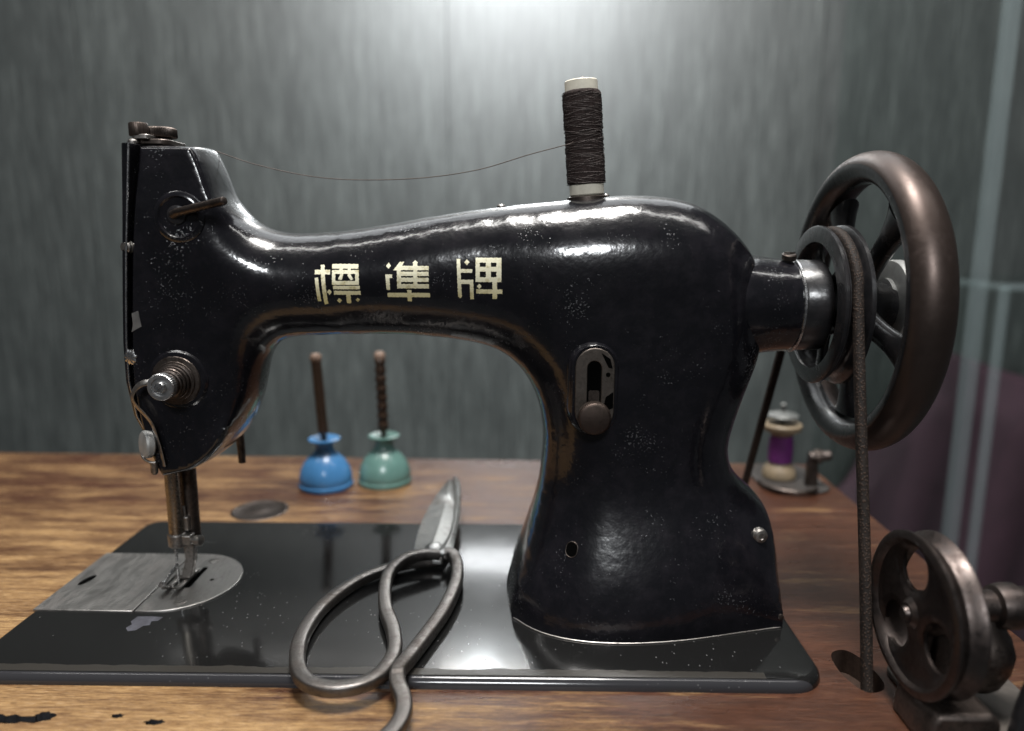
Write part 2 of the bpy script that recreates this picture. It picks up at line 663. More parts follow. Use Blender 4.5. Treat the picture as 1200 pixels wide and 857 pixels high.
# dark steel inlay disc in the table behind the bed
mb = MB()
mb.lathe([(0, 20.5), (.25, 20.2), (.5, 18.5), (.2, 18), (.25, 6), (.5, 5.4), (.5, 0)], (65, 209, TZ - .1), n=40)
obj('inlay_disc', mb, DARKSTEEL, table, label='round grey steel disc let into the table behind the black bed')

# ------------------------------------------------------------------ sewing machine
mach = thing('sewing_machine', (230, 89, -5), 'black enamelled antique sewing machine with gold Chinese characters on its arm', 'sewing machine')

# --- bed
mb = MB()
outl = rrect(0, 0, 394, 178, [11, 17, 11, 11], 8)


def inset(pts, d):
    n = len(pts)
    o = []
    for i in range(n):
        a, b, c = Vector(pts[i - 1]), Vector(pts[i]), Vector(pts[(i + 1) % n])
        t = (c - a).normalized()
        nrm = Vector((-t.y, t.x))
        q = b + nrm * d
        o.append((q.x, q.y))
    return o


rings = [(outl, -12)]
for k in range(7):
    a = .5 * PI * k / 6
    rings.append((inset(outl, 4.2 * (1 - math.cos(a))), -4.4 + 4.4 * math.sin(a)))
n = len(outl)
vs = []
for pts, z in rings:
    vs += [(x, y, z) for x, y in pts]
fs = []
for k in range(len(rings) - 1):
    for i in range(n):
        fs.append((k * n + i, k * n + (i + 1) % n, (k + 1) * n + (i + 1) % n, (k + 1) * n + i))
fs.append(tuple((len(rings) - 1) * n + i for i in range(n)))
mb.add(vs, fs)
# the object coordinates of the bed must start at the front left corner: shift by a locating parent offset
bed = obj('bed', mb, BED, mach, loc=None)
bed.location = Vector((0, 0, 0)) * S - mach.location
me = bed.data
for vtx in me.vertices:
    vtx.co += mach.location
mb = MB()
mb.prism([(59, 50.5), (66, 51), (72.5, 50), (71.5, 46.5), (68.5, 46), (69.5, 42.5), (66.5, 41.5), (65, 37.5), (61.5, 36.5), (59, 39.5), (60.2, 43), (58.2, 45.5)], -.5, .06)
obj('bare_patch', mb, plain('bare_grey', (.06, .06, .072), .4, var=.5, scale=300), bed)
# steel slide plate and needle plate, let into the bed and standing a hair proud
mb = MB()
mb.prism([(1.2, 55.2), (54.2, 54.6), (54.2, 123.2), (1.2, 123.6)], -.6, .75)
sl = obj('slide_plate', mb, PLATE, mach, bevel=.35)
mb = MB()
mb.lathe([(0, 1), (.1, 1)], (0, 0, 0), n=28, rf=lambda k, a, r, th: r)
slit = [(10.6 + (q[0] * math.cos(-.24) - q[1] * math.sin(-.24)), 88 + (q[0] * math.sin(-.24) + q[1] * math.cos(-.24))) for q in
        [(2.3 * math.cos(t * PI / 10), 6.3 * math.sin(t * PI / 10)) for t in range(20)]]
mb = MB()
mb.prism(slit, .5, .83)
obj('finger_slot', mb, HOLE, sl)
mb = MB()
pts = [(55.0, 123.2), (55.0, 54.6)]
for k in range(33):
    a = -PI / 2 + PI * k / 32
    pts.append((63 + 33.6 * math.cos(a), 88.9 + 34.3 * math.sin(a)))
# semi-elliptical nose of the plate
mb.prism(pts[1:] + pts[:1], -.6, .85)
npl = obj('needle_plate', mb, PLATE, mach, bevel=.5, seg=3)
for (x, y) in ((75, 63.8), (72, 113.6)):
    mb = MB()
    mb.lathe([(0, 3.2), (.45, 3.1), (.65, 2.4), (.65, 0)], (x, y, .6), n=24)
    mb.box((x, y, 1.3), (5.2, .7, .12), Matrix.Rotation(.7, 3, 'Z'))
    obj('screw', mb, STEEL, npl)
mb = MB()
mb.lathe([(0, 1.2), (.35, 1.2)], (81, 89.5, .6), n=16)
obj('guide_hole', mb, HOLE, npl)
mb = MB()
mb.prism(rrect(57.6, 78, 60.6, 103, .8, 3), .5, .95)
mb.prism(rrect(69.5, 80, 72.5, 105, .8, 3), .5, .96)
obj('feed_slot', mb, HOLE, npl)

# --- body casting: outline in the XZ plane, swelling in Y
O = [(71.5, 234.5), (71.7, 236.3), (73.5, 237.0), (86.0, 236.9), (96.5, 236.7), (99.2, 236.0), (100.8, 233.6), (103.8, 226.7), (106.5, 218.5), (108.9, 211.1), (113.8, 205.1), (119.9, 199.7), (129.6, 195.9), (140.7, 194.6), (162.9, 195.9), (185.1, 199.0), (207.2, 202.9), (229.1, 206.3), (251.0, 208.9), (272.8, 211.1), (294.4, 213.2), (311.8, 214.1), (329.1, 213.2), (342.2, 210.3), (354.7, 203.8), (365.1, 194.9), (373.4, 184.8), (378.2, 173.0), (381.1, 153.7), (379.8, 133.9), (376.1, 120.9), (371.9, 107.9), (368.1, 94.9), (365.9, 82.4), (368.5, 72.4), (374.6, 64.6), (382.4, 58.6), (388.0, 51.3), (390.6, 39.2), (391.2, 17.1), (391.4, 0.0)]
L = [(248.6, -4.1), (248.5, 3.1), (251.3, 15.4), (256.0, 30.7), (261.6, 48.2), (265.2, 63.0), (267.0, 77.5), (267.3, 91.9), (264.9, 106.1), (260.2, 117.7), (253.4, 126.9), (244.3, 133.8), (233.0, 137.4), (215.0, 140.1), (192.4, 141.8), (169.7, 141.7), (151.5, 141.2), (136.2, 140.5), (128.1, 138.3), (122.8, 132.0), (120.3, 123.6), (117.5, 112.4), (113.8, 103.2), (108.3, 93.6), (101.0, 84.1), (94.3, 77.6), (87.5, 73.3), (86.0, 72.6), (84.5, 72.2), (72.2, 69.4), (70.7, 69.4), (69.9, 71), (67.0, 77.4), (63.6, 88.7), (61.0, 103.1), (59.7, 121.6), (60.7, 141.5), (64.7, 183.4)]
YC = 89.0
poly = [(*p, 0) for p in O + [(391.4, -20), (391.4, -70), (248.2, -70), (248.2, -20)] + L]
oc = spline(poly, 6, True)
oc = np.array([(p.x, p.y) for p in oc])
# even resampling
seg = np.roll(oc, -1, 0) - oc
ln = np.hypot(*seg.T)
cum = np.r_[0, np.cumsum(ln)]
N = int(cum[-1] / 1.3)
tt = np.linspace(0, cum[-1], N, endpoint=False)
cl = np.vstack([oc, oc[:1]])
oc = np.stack([np.interp(tt, cum, cl[:, 0]), np.interp(tt, cum, cl[:, 1])], 1)
okw = (sm0 := lambda a, b, x: np.clip((x - a) / (b - a), 0, 1))
wsm = np.maximum(okw(108, 118, oc[:, 0]), okw(10, 30, oc[:, 1]) * okw(100, 112, oc[:, 0]))[:, None] * okw(6, 20, oc[:, 1])[:, None]
for _ in range(26):
    oc = oc + wsm * .5 * ((np.roll(oc, 1, 0) + np.roll(oc, -1, 0)) / 2 - oc)
OA, OB = oc, np.roll(oc, -1, 0)


def dist_out(P):
    P = np.asarray(P, float)
    out = np.empty(len(P))
    for i in range(0, len(P), 2000):
        q = P[i:i + 2000, None, :]
        ab = OB - OA
        t = np.clip(((q - OA) * ab).sum(-1) / (ab * ab).sum(-1), 0, 1)
        d = q - (OA + t[..., None] * ab)
        out[i:i + 2000] = np.sqrt((d * d).sum(-1)).min(1)
    return out


def inside(P):
    P = np.asarray(P, float)
    x, y = P[:, 0:1], P[:, 1:2]
    x1, y1, x2, y2 = OA[:, 0], OA[:, 1], OB[:, 0], OB[:, 1]
    c = ((y1 > y) != (y2 > y)) & (x < (x2 - x1) * (y - y1) / (y2 - y1 + 1e-12) + x1)
    return c.sum(1) % 2 == 1


def sm(a, b, x):
    t = np.clip((x - a) / (b - a), 0, 1)
    return t * t * (3 - 2 * t)


# half thickness of the foot of the pillar, measured across its own width
BX = [0, .005, .025, .075, .12, .21, .3, .45, .63, .79, .89, .97, 1.0]
BY = [6, 22, 38, 46, 51, 56.5, 59.5, 60, 56.5, 50, 46.5, 43.5, 40]


def half(P, d):
    x, z = P[:, 0], P[:, 1]
    x0 = 100 + 9 * sm(198, 214, z)
    wh = 1 - sm(0, 32, x - x0)                       # 1 in the head
    wp = sm(236, 285, x)                           # 1 in the pillar and the upper casting
    T = 27.0 * wh + (1 - wh) * (27.5 * (1 - wp) + wp * (33 + 3 * sm(200, 60, z)))
    T = T - 3.0 * wh * sm(200, 237, z)
    R = 3.2 * wh + (1 - wh) * (25 * (1 - wp) + wp * 36)
    R = R + 0 * z
    u = np.clip(d / R, 0, 1)
    pw = 2.0 + 0.25 * wp
    t = T * (1 - (1 - u) ** pw) ** (1 / pw)
    # foot
    zl = z
    xl = np.interp(zl, [0, 15, 30, 48, 63, 80, 95], [248.7, 251.3, 256, 261.6, 265.2, 267.1, 267.3])
    xr = np.interp(zl, [0, 40, 51, 58.6, 64.6, 72, 82, 95], [391.4, 390.6, 388.0, 382.4, 374.6, 368.5, 366.2, 368])
    s_ = np.clip((x - xl) / (xr - xl), 0, 1)
    tb = np.interp(s_, BX, BY)
    k = sm(74, 2, z) * (x > 240)
    k2 = k ** .9
    t = t * (1 - k2) + tb * np.minimum(1, .0 + (np.clip(d / 3.0, 0, 1)) ** .5) * k2
    # raised swelling where arm meets head
    t = t + 2.5 * np.exp(-(((x - 112) / 14) ** 2 + ((z - 187) / 15) ** 2)) * np.clip(d / 8, 0, 1)
    return t


ptsl, kinds = [], []
ZB = -3.0
keep = oc[oc[:, 1] > ZB]
i0 = int(np.argmax(np.hypot(*(np.roll(keep, -1, 0) - keep).T)))
keep = np.roll(keep, -(i0 + 1), 0)                 # starts at the left foot, ends at the right foot
bl, br = (248.5, ZB), (391.4, ZB)
bottom = [(br[0] + (bl[0] - br[0]) * k / 90, ZB) for k in range(0, 91)]
bnd = np.vstack([keep, bottom])
nb_outline = len(keep)
nb = len(bnd)
nrm = []
cands = []
tan = np.roll(keep, -1, 0) - np.roll(keep, 1, 0)
tan = tan / (np.hypot(*tan.T)[:, None] + 1e-9)
for off in (.12, .4, .9, 1.6, 2.5, 3.7):
    for sg in (1, -1):
        q = keep + sg * off * np.stack([-tan[:, 1], tan[:, 0]], 1)
        q = q[inside(q)]
        q = q[dist_out(q) > off * .97]
        cands.append(q[q[:, 1] > ZB + .3])
gx, gz = np.meshgrid(np.arange(55, 392, 2.0), np.arange(ZB + 1.6, 240, 1.8))
gx = gx + (np.arange(gx.shape[0]) % 2)[:, None] * 1.0
g = np.stack([gx.ravel(), gz.ravel()], 1)
g = g[inside(g)]
g = g[dist_out(g) > 4.6]
allp = np.vstack([bnd] + cands + [g])
edges = [(i, (i + 1) % nb) for i in range(nb)]
res = delaunay_2d_cdt([Vector(p) for p in allp], edges, [list(range(nb))], 1, 1e-5)
V2 = np.array([(p.x, p.y) for p in res[0]])
F2 = [tuple(f) for f in res[2]]
d = dist_out(V2)
d[d < 1e-3] = 0
t = half(V2, d)
t[d == 0] = 0
# relax the swelling away from the outline
nbr_a = np.array([(a, b) for f in F2 for a, b in zip(f, f[1:] + f[:1])])
wgt = sm(4.0, 9, d)
for it in range(60):
    acc = np.zeros(len(V2))
    cnt = np.zeros(len(V2))
    np.add.at(acc, nbr_a[:, 0], t[nbr_a[:, 1]])
    np.add.at(cnt, nbr_a[:, 0], 1)
    avg = acc / np.maximum(cnt, 1)
    t = t + wgt * .6 * (avg - t)
nV = len(V2)
back_id = {}
vs = [(p[0], YC - q, p[1]) for p, q in zip(V2, t)]
for i in range(nV):
    if t[i] == 0:
        back_id[i] = i
    else:
        back_id[i] = len(vs)
        xx_, zz_ = V2[i]
        kb = 1 - .62 * sm(84, 101, xx_) * sm(196, 214, zz_) * (1 - sm(118, 135, xx_))
        vs.append((xx_, YC + t[i] * kb, zz_))
fs = list(F2) + [tuple(back_id[i] for i in reversed(f)) for f in F2]
VA = np.array(vs)
ed = np.array([(a, b) for f in fs for a, b in zip(f, f[1:] + f[:1])])
w3 = (np.clip((VA[:, 0] - 106) / 12, 0, 1) * np.clip((VA[:, 2] - 8) / 20, 0, 1))[:, None]
cnt3 = np.maximum(np.bincount(ed[:, 0], minlength=len(VA)), 1)[:, None]
for it in range(14):
    acc3 = np.stack([np.bincount(ed[:, 0], weights=VA[ed[:, 1], c_], minlength=len(VA)) for c_ in range(3)], 1)
    VA = VA + w3 * .5 * (acc3 / cnt3 - VA)
vs = [tuple(p) for p in VA]
mb = MB()
mb.add(vs, fs)
body = obj('body', mb, BLACK, mach, ang=50)
BVH = BVHTree.FromPolygons([Vector(v) for v in vs], fs)


def front(x, z):
    h = BVH.ray_cast(Vector((x, -200, z)), Vector((0, 1, 0)))
    return (h[0].y, h[1]) if h[0] is not None else (62.0, Vector((0, -1, 0)))


# --- gold characters on the arm, rasterised from their strokes and laid on the casting


def quad(*p):
    return list(p)


def rc(x0, y0, x1, y1):
    return [(x0, y0), (x1, y0), (x1, y1), (x0, y1)]


def dm(x, y, r, h=None):
    h = h or r
    return [(x, y - h), (x + r, y), (x, y + h), (x - r, y)]


CH = [
    # biao
    [rc(108, 158, 187, 181), quad((137, 134), (157, 134), (170, 332), (150, 334)), quad((109, 198), (126, 198), (136, 318), (118, 319)), dm(181, 270, 12, 15),
     rc(196, 129, 331, 152), rc(197, 159, 333, 178), rc(197, 159, 214, 233), rc(316, 159, 334, 233), rc(197, 214, 334, 233),
     quad((234, 150), (252, 150), (254, 186), (246, 209), (228, 206), (238, 184)), quad((276, 150), (293, 150), (293, 184), (306, 204), (293, 211), (278, 190)),
     rc(201, 238, 338, 256), rc(204, 264, 341, 284), rc(266, 280, 288, 328), dm(229, 314, 13), dm(323, 310, 11)],
    # zhun
    [dm(486, 137, 13, 16), rc(470, 180, 505, 198), quad((471, 180), (490, 180), (493, 258), (474, 258)),
     quad((510, 160), (543, 117), (567, 117), (540, 160)), rc(529, 140, 550, 250), rc(534, 137, 691, 158), rc(534, 166, 690, 187), rc(534, 196, 690, 217), rc(530, 228, 691, 250),
     rc(612, 120, 633, 250), dm(622, 122, 14), rc(478, 273, 695, 295), rc(579, 258, 601, 317)],
    # pai
    [quad((832, 102), (850, 102), (857, 292), (849, 300), (838, 292)), dm(884, 118, 13, 15), rc(846, 152, 911, 170), rc(846, 205, 916, 226), quad((897, 205), (916, 205), (918, 304), (900, 304)),
     rc(928, 95, 1058, 119), rc(928, 95, 949, 216), rc(1033, 95, 1058, 216), rc(928, 192, 1058, 216), rc(928, 140, 1058, 164), rc(980, 95, 1005, 216),
     dm(946, 238, 12, 14), rc(931, 253, 1063, 275), rc(1013, 210, 1036, 301)],
]


def in_poly(px, py, P):
    c = np.zeros(px.shape, bool)
    for (x1, y1), (x2, y2) in zip(P, P[1:] + P[:1]):
        if y1 == y2:
            continue
        c ^= ((y1 > py) != (y2 > py)) & (px < (x2 - x1) * (py - y1) / (y2 - y1) + x1)
    return c


for ch in CH:
    xs = [p[0] for s_ in ch for p in s_]
    ys = [p[1] for s_ in ch for p in s_]
    st = 1.6
    ax = np.arange(min(xs) - 2, max(xs) + 2, st)
    ay = np.arange(min(ys) - 2, max(ys) + 2, st)
    X, Y = np.meshgrid(ax, ay)
    m = np.zeros(X.shape, bool)
    # ragged, flaked edges: wobble the sampling position a little
    wx = X + .9 * np.sin(Y * .31 + X * .07) * rng.random(X.shape) + rng.normal(0, .5, X.shape)
    wy = Y + .9 * np.sin(X * .27) * rng.random(X.shape) + rng.normal(0, .5, X.shape)
    for s_ in ch:
        m |= in_poly(wx, wy, s_)
    m &= rng.random(X.shape) > .006
    ids = {}
    vs, fs = [], []

    def vid(i, j):
        if (i, j) not in ids:
            px = 340 + (ax[0] + (j - .5) * st) / 4.286
            py = 280 + (ay[0] + (i - .5) * st) / 4.286
            x = 154.7 + (px - 364) * .4115
            z = 182.6 - (py - 303) * .411
            y, nn = front(x, z)
            ids[(i, j)] = len(vs)
            vs.append((x, y - .09, z))
        return ids[(i, j)]
    for i, j in zip(*np.nonzero(m)):
        fs.append((vid(i, j), vid(i + 1, j), vid(i + 1, j + 1), vid(i, j + 1)))
    mb = MB()
    mb.add(vs, fs)
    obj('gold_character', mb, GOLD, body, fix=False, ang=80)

# thin grey line where the foot meets the bed
mb = MB()
loop = []
for s_ in np.linspace(0.012, .985, 60):
    x = 248.7 + (391.2 - 248.7) * s_
    y, _ = front(x, .9)
    loop.append((x, y - .1, .35))
mb.tube(loop, .38, n=8)
obj('foot_seam', mb, STEEL, body)

# --- face plate on the left end
mb = MB()


def fplate(z):     # left x and rear lean of the face plate
    return np.interp(z, [69, 100, 121, 141, 183, 237], [67.5, 60.0, 57.6, 58.6, 62.6, 68.8])


zs = [71, 78, 90, 103, 121, 141, 160, 183, 200, 215, 236.5]
rows = []
for z in zs:
    x = float(fplate(z))
    wd = float(np.interp(z, [71, 100, 150, 237], [11, 24, 26, 26]))
    bul = float(np.interp(z, [71, 120, 190, 237], [1.2, 2.2, 3.0, 6.0]))
    row = []
    for k in range(17):
        a = PI * k / 16
        row.append((x - bul * math.sin(a) ** .6, YC - wd * math.cos(a), z))
    row.append((x + 1.9, YC + wd, z))
    row.append((x + 1.9, YC - wd, z))
    rows.append(row)
nn = len(rows[0])
vs = [p for r in rows for p in r]
fs = []
for i in range(len(rows) - 1):
    for j in range(nn):
        fs.append((i * nn + j, i * nn + (j + 1) % nn, (i + 1) * nn + (j + 1) % nn, (i + 1) * nn + j))
fs.append(tuple(range(nn - 1, -1, -1)))
fs.append(tuple((len(rows) - 1) * nn + j for j in range(nn)))
mb.add(vs, fs)
fp = obj('face_plate', mb, BLACK, mach, bevel=.3)
# bare steel edge line down the plate
mb = MB()
mb.tube([(float(fplate(z)) + 1.6, YC - float(np.interp(z, [71, 100, 150, 237], [11, 24, 26, 26])) - .9, z) for z in zs[2:]], .5, n=8)
obj('edge_strip', mb, BRIGHT, fp)
# brass slotted screw and a knurled steel screw at the front edge
mb = MB()
mb.lathe([(0, 3.0), (2.2, 3.0), (3.0, 2.4), (3.3, 0)], (64.0, 66, 187.6), (-.35, -1, 0), n=24)
mb.lathe([(-.2, 3.3), (.6, 3.3)], (64.0, 66, 187.6), (-.35, -1, 0), n=24)
obj('screw', mb, STEEL, fp)
mb = MB()
mb.lathe([(0, 3.6), (2.0, 3.6), (2.6, 2.6), (2.8, 0)], (61.8, 64.5, 133.4), (-.3, -1, 0), n=48,
         rf=lambda k, a, r, th: r * (1 + .09 * math.cos(9 * th)))
obj('screw', mb, BRIGHT, fp)
# bare metal patch rubbed through at the edge of the head
mb = MB()
mb.prism([(64.5, 155.5), (67.8, 156.8), (68.8, 149), (66.4, 147.8), (63.6, 146.2), (64.6, 150)], 61.72, 61.9, 'xz')
obj('worn_patch', mb, PLATE, body)

# --- thumb screw cluster on top of the head
mb = MB()
mb.prism(rrect(66, 74, 83, 98, 5), 237.0, 239.6)
cap = obj('top_cap', mb, DARKSTEEL, mach, bevel=.5)
mb = MB()
mb.prism(rrect(66.5, 72, 75, 84, 2), 239.3, 241.6)
mb.lathe([(0, 2.6), (1.6, 2.6), (2.4, 1.6)], (67, 73, 237.0), (0, 0, 1), n=20)
obj('washer', mb, STEEL, cap, bevel=.4)


def knurl(n_, dpt):
    return lambda k, a, r, th: r * (1 + dpt * math.cos(n_ * th)) if r > 2 else r


mb = MB()
mb.lathe([(0, 4.2), (.5, 4.5), (5.6, 4.5), (6.3, 4.1), (6.5, 3), (6.5, 0)], (68.6, 76, 240.9), n=32)
obj('thumb_screw', mb, metal('striped_steel', (.2, .16, .14), (.25, .4), dirt=(.05, .04, .035), dirt_at=.5, stretch=(3, 3, .4)), cap)
mb = MB()
mb.lathe([(0, 3.4), (2.2, 3.4)], (75.6, 88, 239.5), n=24)
mb.lathe([(1.6, 6.9), (2.1, 7.5), (5.6, 7.5), (6.5, 7.0), (6.8, 6), (6.8, 0)], (74.6, 86, 239.6), n=240, rf=knurl(60, .022))
obj('knurled_knob', mb, DARKSTEEL, cap, ang=60)

# --- thread post with its round boss on the head
yb = 62.0
mb = MB()
mb.lathe([(-4, 12.5), (1.0, 12.2), (1.9, 11.2), (2.2, 9.8), (1.4, 9.0), (1.3, 0)], (92.0, yb, 202.0), (0, -1, 0), n=48)
boss = obj('boss', mb, BLACK, mach)
mb = MB()
mb.lathe([(0, 4.6), (1.2, 4.4), (1.6, 3.6), (1.6, 0)], (91.5, yb - 1.2, 203.0), (0, -1, 0), n=32)
obj('screw', mb, BLACKW, boss)
mb = MB()
mb.tube([(90.0, yb - 2.4, 203.0), (93, yb - 4.5, 204.0), (105, yb - 9, 206.3), (119.5, yb - 14, 209.0)], [2.1, 2.05, 2.0, 1.95], n=20)
mb.lathe([(0, 2.0), (.7, 1.75), (.95, 1.2), (1.0, 0)], (119.4, yb - 13.97, 208.98), (14.5, -5, 2.7), n=20)
obj('thread_post', mb, DARKSTEEL, boss)

# --- tension assembly
cx, cz = 84.2, 122.0
mb = MB()
mb.lathe([(-5, 15.5), (.5, 15.0), (1.6, 14.0), (1.9, 12.6)], (cx + .6, 62.6, cz + .3), (0, -1, 0), n=56)
mb.lathe([(1.5, 13), (1.6, 0)], (cx + .6, 62.6, cz + .3), (0, -1, 0), n=56)
tb = obj('tension_assembly', mb, BLACK, mach)
mb = MB()
mb.lathe([(1.4, 12.2), (2.0, 12.4), (2.5, 12.0), (2.7, 9.8), (2.3, 9.3), (2.3, 5)], (cx, 62.6, cz), (0, -1, 0), n=56)
mb.lathe([(2.4, 9.2), (3.2, 10.1), (3.7, 9.7), (4.0, 7.4), (3.4, 6.8), (3.2, 4)], (cx, 62.6, cz), (0, -1, 0), n=56)
obj('tension_disc', mb, DARKSTEEL, tb)
mb = MB()
coil = []
for k in range(5 * 28 + 1):
    a = 2 * PI * k / 28
    u = k / (5 * 28)
    r = 8.6 - 3.9 * u
    coil.append((cx + r * math.cos(a), 59.0 - 10.8 * u, cz + r * math.sin(a)))
mb.tube(coil, .75, n=8)
obj('spring', mb, DARKSTEEL, tb)
mb = MB()
mb.lathe([(0, 2.9), (15.6, 2.9), (16.4, 2.4), (16.6, 1.2), (16.5, 0)], (cx, 60, cz), (0, -1, 0), n=32)
mb.box((cx, 42.7, cz), (1.0, .6, 5.0), Matrix.Rotation(.9, 3, 'Y'))
obj('stud', mb, BRIGHT, tb)
mb = MB()
mb.lathe([(11.0, 4.2), (11.1, 5.9), (11.7, 6.5), (15.0, 6.5), (15.5, 6.1), (15.5, 4.5), (14.6, 4.3), (14.6, 3.2)], (cx, 60, cz), (0, -1, 0), n=144,
         rf=lambda k, a, r, th: r * (1 + .015 * math.cos(36 * th)) if r > 6 else r)
obj('nut', mb, metal('nut_steel', (.5, .5, .5), (.3, .42), dirt=(.14, .13, .12), dirt_at=.66), tb, ang=28)
# thin wire take-up hook from the tension down the front of the face plate
mb = MB()
wire = spline([(76, 55, 122.5), (71, 54, 122), (66.5, 55, 119), (64.0, 56, 114.5), (65.0, 57, 110), (68.5, 58, 105), (71.0, 59, 100), (72.6, 60, 92), (73.8, 60.5, 84), (74.6, 60.5, 77.5)], 6)
mb.tube(wire, (lambda q: (1.5, .45)), n=10, upv=(-.6, -.8, 0))
obj('check_wire', mb, STEEL, tb)
# steel finger guard at the left of the head
mb = MB()
mb.lathe([(0, 6.4), (.8, 7.2), (3.4, 7.2), (4.4, 6.4), (4.7, 4.5), (4.7, 0)], (67.4, 64, 88.5), (-.8, -.8, .1), n=40)
gd = obj('round_knob', mb, GREYDISC, mach)
mb = MB()
mb.tube(spline([(63.0, 62, 84.5), (64.5, 60, 82), (68, 58.5, 80.4), (71.5, 58.5, 80.0)], 5), .75, n=10)
mb.lathe([(0, 1.8), (5, 1.8), (6.2, 1.3)], (68.9, 61.5, 79.2), (0, 0, -1), n=16)
obj('bracket', mb, STEEL, gd)

# --- needle bar, presser bar and foot
mb = MB()
mb.lathe([(0, 4.0), (45, 4.0)], (66.2, 84, 31), n=32)
nb_ = obj('needle_bar', mb, metal('brassy_steel', (.25, .225, .195), (.22, .35), dirt=(.1, .08, .06), dirt_at=.66), mach)
mb = MB()
mb.lathe([(0, 4.4), (52, 4.4)], (70.6, 93, 24), n=32)
pb = obj('presser_bar', mb, DARKSTEEL, mach)
mb = MB()
mb.lathe([(-1, 4.0), (0, 5.0), (6.5, 5.0), (7.2, 4.4), (7.2, 0)], (66.3, 84, 24.5), n=32)
mb.box((70.2, 84, 28), (9, 6, 5.4))
cl = obj('needle_clamp', mb, STEEL, nb_, bevel=.5)
mb = MB()
mb.lathe([(0, 1.5), (3.2, 1.5), (3.3, 2.9), (6.2, 2.9), (6.6, 2.3), (6.6, 0)], (74.2, 83, 27.6), (1, -.2, .06), n=28)
obj('clamp_screw', mb, STEEL, cl)
mb = MB()
mb.lathe([(0, .35), (4, .75), (26, .8)], (64.8, 84, 1.4), n=12)
obj('needle', mb, BRIGHT, nb_)
mb = MB()
mb.tube([(71.0, 87, 33), (70, 87, 40), (69.8, 86.5, 46)], .9, n=8)
mb.box((70.5, 87, 36), (3.2, 4, 8))
obj('thread_guide', mb, STEEL, nb_, bevel=.5)
mb = MB()
mb.prism([(67.6, 27), (74, 27), (73.4, 14), (71.6, 7), (70.8, 3.2), (65.4, 3.2), (66.4, 8), (68.4, 15)], 86.0, 91.0, 'xz')
ft = obj('presser_foot', mb, STEEL, pb, bevel=.7)
mb = MB()
for (a, b) in ((60.3, 64.0), (65.8, 70.0)):
    pts = spline([((a + b) / 2, 100, 2.2), ((a + b) / 2, 90, 2.1), ((a + b) / 2, 79, 2.2), ((a + b) / 2 - .6, 74.5, 3.6), ((a + b) / 2 - 1.4, 72.2, 6.2)], 4)
    mb.tube(pts, (lambda q: (1.75, .8)), n=10, upv=(0, -.2, 1), power=3)
mb.box((65.2, 91, 3.4), (9, 7, 2.4))
obj('sole', mb, STEEL, ft, bevel=.4)
mb = MB()
mb.tube([(64.8, 84, 13), (63.0, 78, 9), (61.4, 74, 6)], .9, n=10)
mb.lathe([(0, 1.7), (2.4, 1.7)], (61.4, 74.6, 6.0), (0, -1, .2), n=20)
obj('guide_finger', mb, BRIGHT, ft)
# presser lifting lever hanging behind the head
mb = MB()
mb.tube([(93, 112, 92), (93, 113, 80), (93.2, 113.5, 69), (93.2, 113.5, 62.5)], [3, 2.6, 2.2, 2.1], n=12)
obj('presser_lever', mb, DARKSTEEL, mach)

# --- stitch length slide on the pillar


def ring_of(c, w_, h_, n_=10):       # stadium outline
    out = []
    for k in range(n_ + 1):
        a = PI * k / n_
        out.append((c[0] + w_ * math.cos(a), c[1] + h_ + w_ * math.sin(a)))
    for k in range(n_ + 1):
        a = PI + PI * k / n_
        out.append((c[0] + w_ * math.cos(a), c[1] - h_ + w_ * math.sin(a)))
    return out


c = (291.8, 120.0)
yf, _ = front(*c)
mb = MB()
out_, in_ = ring_of((c[0], c[1]), 9.6, 11.0), ring_of((c[0] - .3, c[1] + 1.5), 3.3, 9.2)
n = len(out_)
vs = [(x, yf - 1.9, z) for x, z in out_] + [(x, yf - 1.9, z) for x, z in in_] + [(x, yf + 8, z) for x, z in out_] + [(x, yf + 3, z) for x, z in in_]
fs = [(i, (i + 1) % n, n + (i + 1) % n, n + i) for i in range(n)]
fs += [(i, 2 * n + i, 2 * n + (i + 1) % n, (i + 1) % n) for i in range(n)]
fs += [(n + i, n + (i + 1) % n, 3 * n + (i + 1) % n, 3 * n + i) for i in range(n)]
fs += [tuple(3 * n + i for i in range(n))]
mb.add(vs, fs)
reg = obj('stitch_regulator', mb, metal('regulator_steel', (.15, .13, .115), (.35, .55), dirt=(.05, .042, .036), dirt_at=.55), mach, bevel=.5)
mb = MB()
mb.prism(ring_of((c[0] - .3, c[1] + 1.5), 3.2, 9.1), yf - .9, yf + 2.5, 'xz')
sl_ = obj('slot', mb, HOLE, reg)
mb = MB()
mb.prism(rrect(c[0] - 2.9, c[1] - 11, c[0] + 2.3, c[1] - .5, .8), yf - 1.4, yf - .5, 'xz')
obj('slider', mb, DARKSTEEL, reg)
# casting collar round the slide
mb = MB()
ro, ri = ring_of(c, 12.4, 11.0), ring_of(c, 9.7, 11.0)
col_rings = [[(x, front(x, z)[0] + .6, z) for x, z in ring_of(c, 13.4, 11.0)],
             [(x, yf - .2, z) for x, z in ring_of(c, 12.2, 11.0)],
             [(x, yf - 1.6, z) for x, z in ring_of(c, 10.8, 11.0)],
             [(x, yf - 1.5, z) for x, z in ring_of(c, 9.6, 11.0)],
             [(x, yf + 2, z) for x, z in ring_of(c, 9.5, 11.0)]]
vs = [p for r in col_rings for p in r]
fs = []
for k in range(4):
    for i in range(n):
        fs.append((k * n + i, k * n + (i + 1) % n, (k + 1) * n + (i + 1) % n, (k + 1) * n + i))
mb.add(vs, fs)
obj('collar', mb, BLACK, reg)
mb = MB()
for x, z, r in ((c[0] + 6.3, c[1] + 7.5, 1.1),):
    mb.lathe([(0, r), (.35, r)], (x, yf - 1.75, z), (0, -1, 0), n=16)
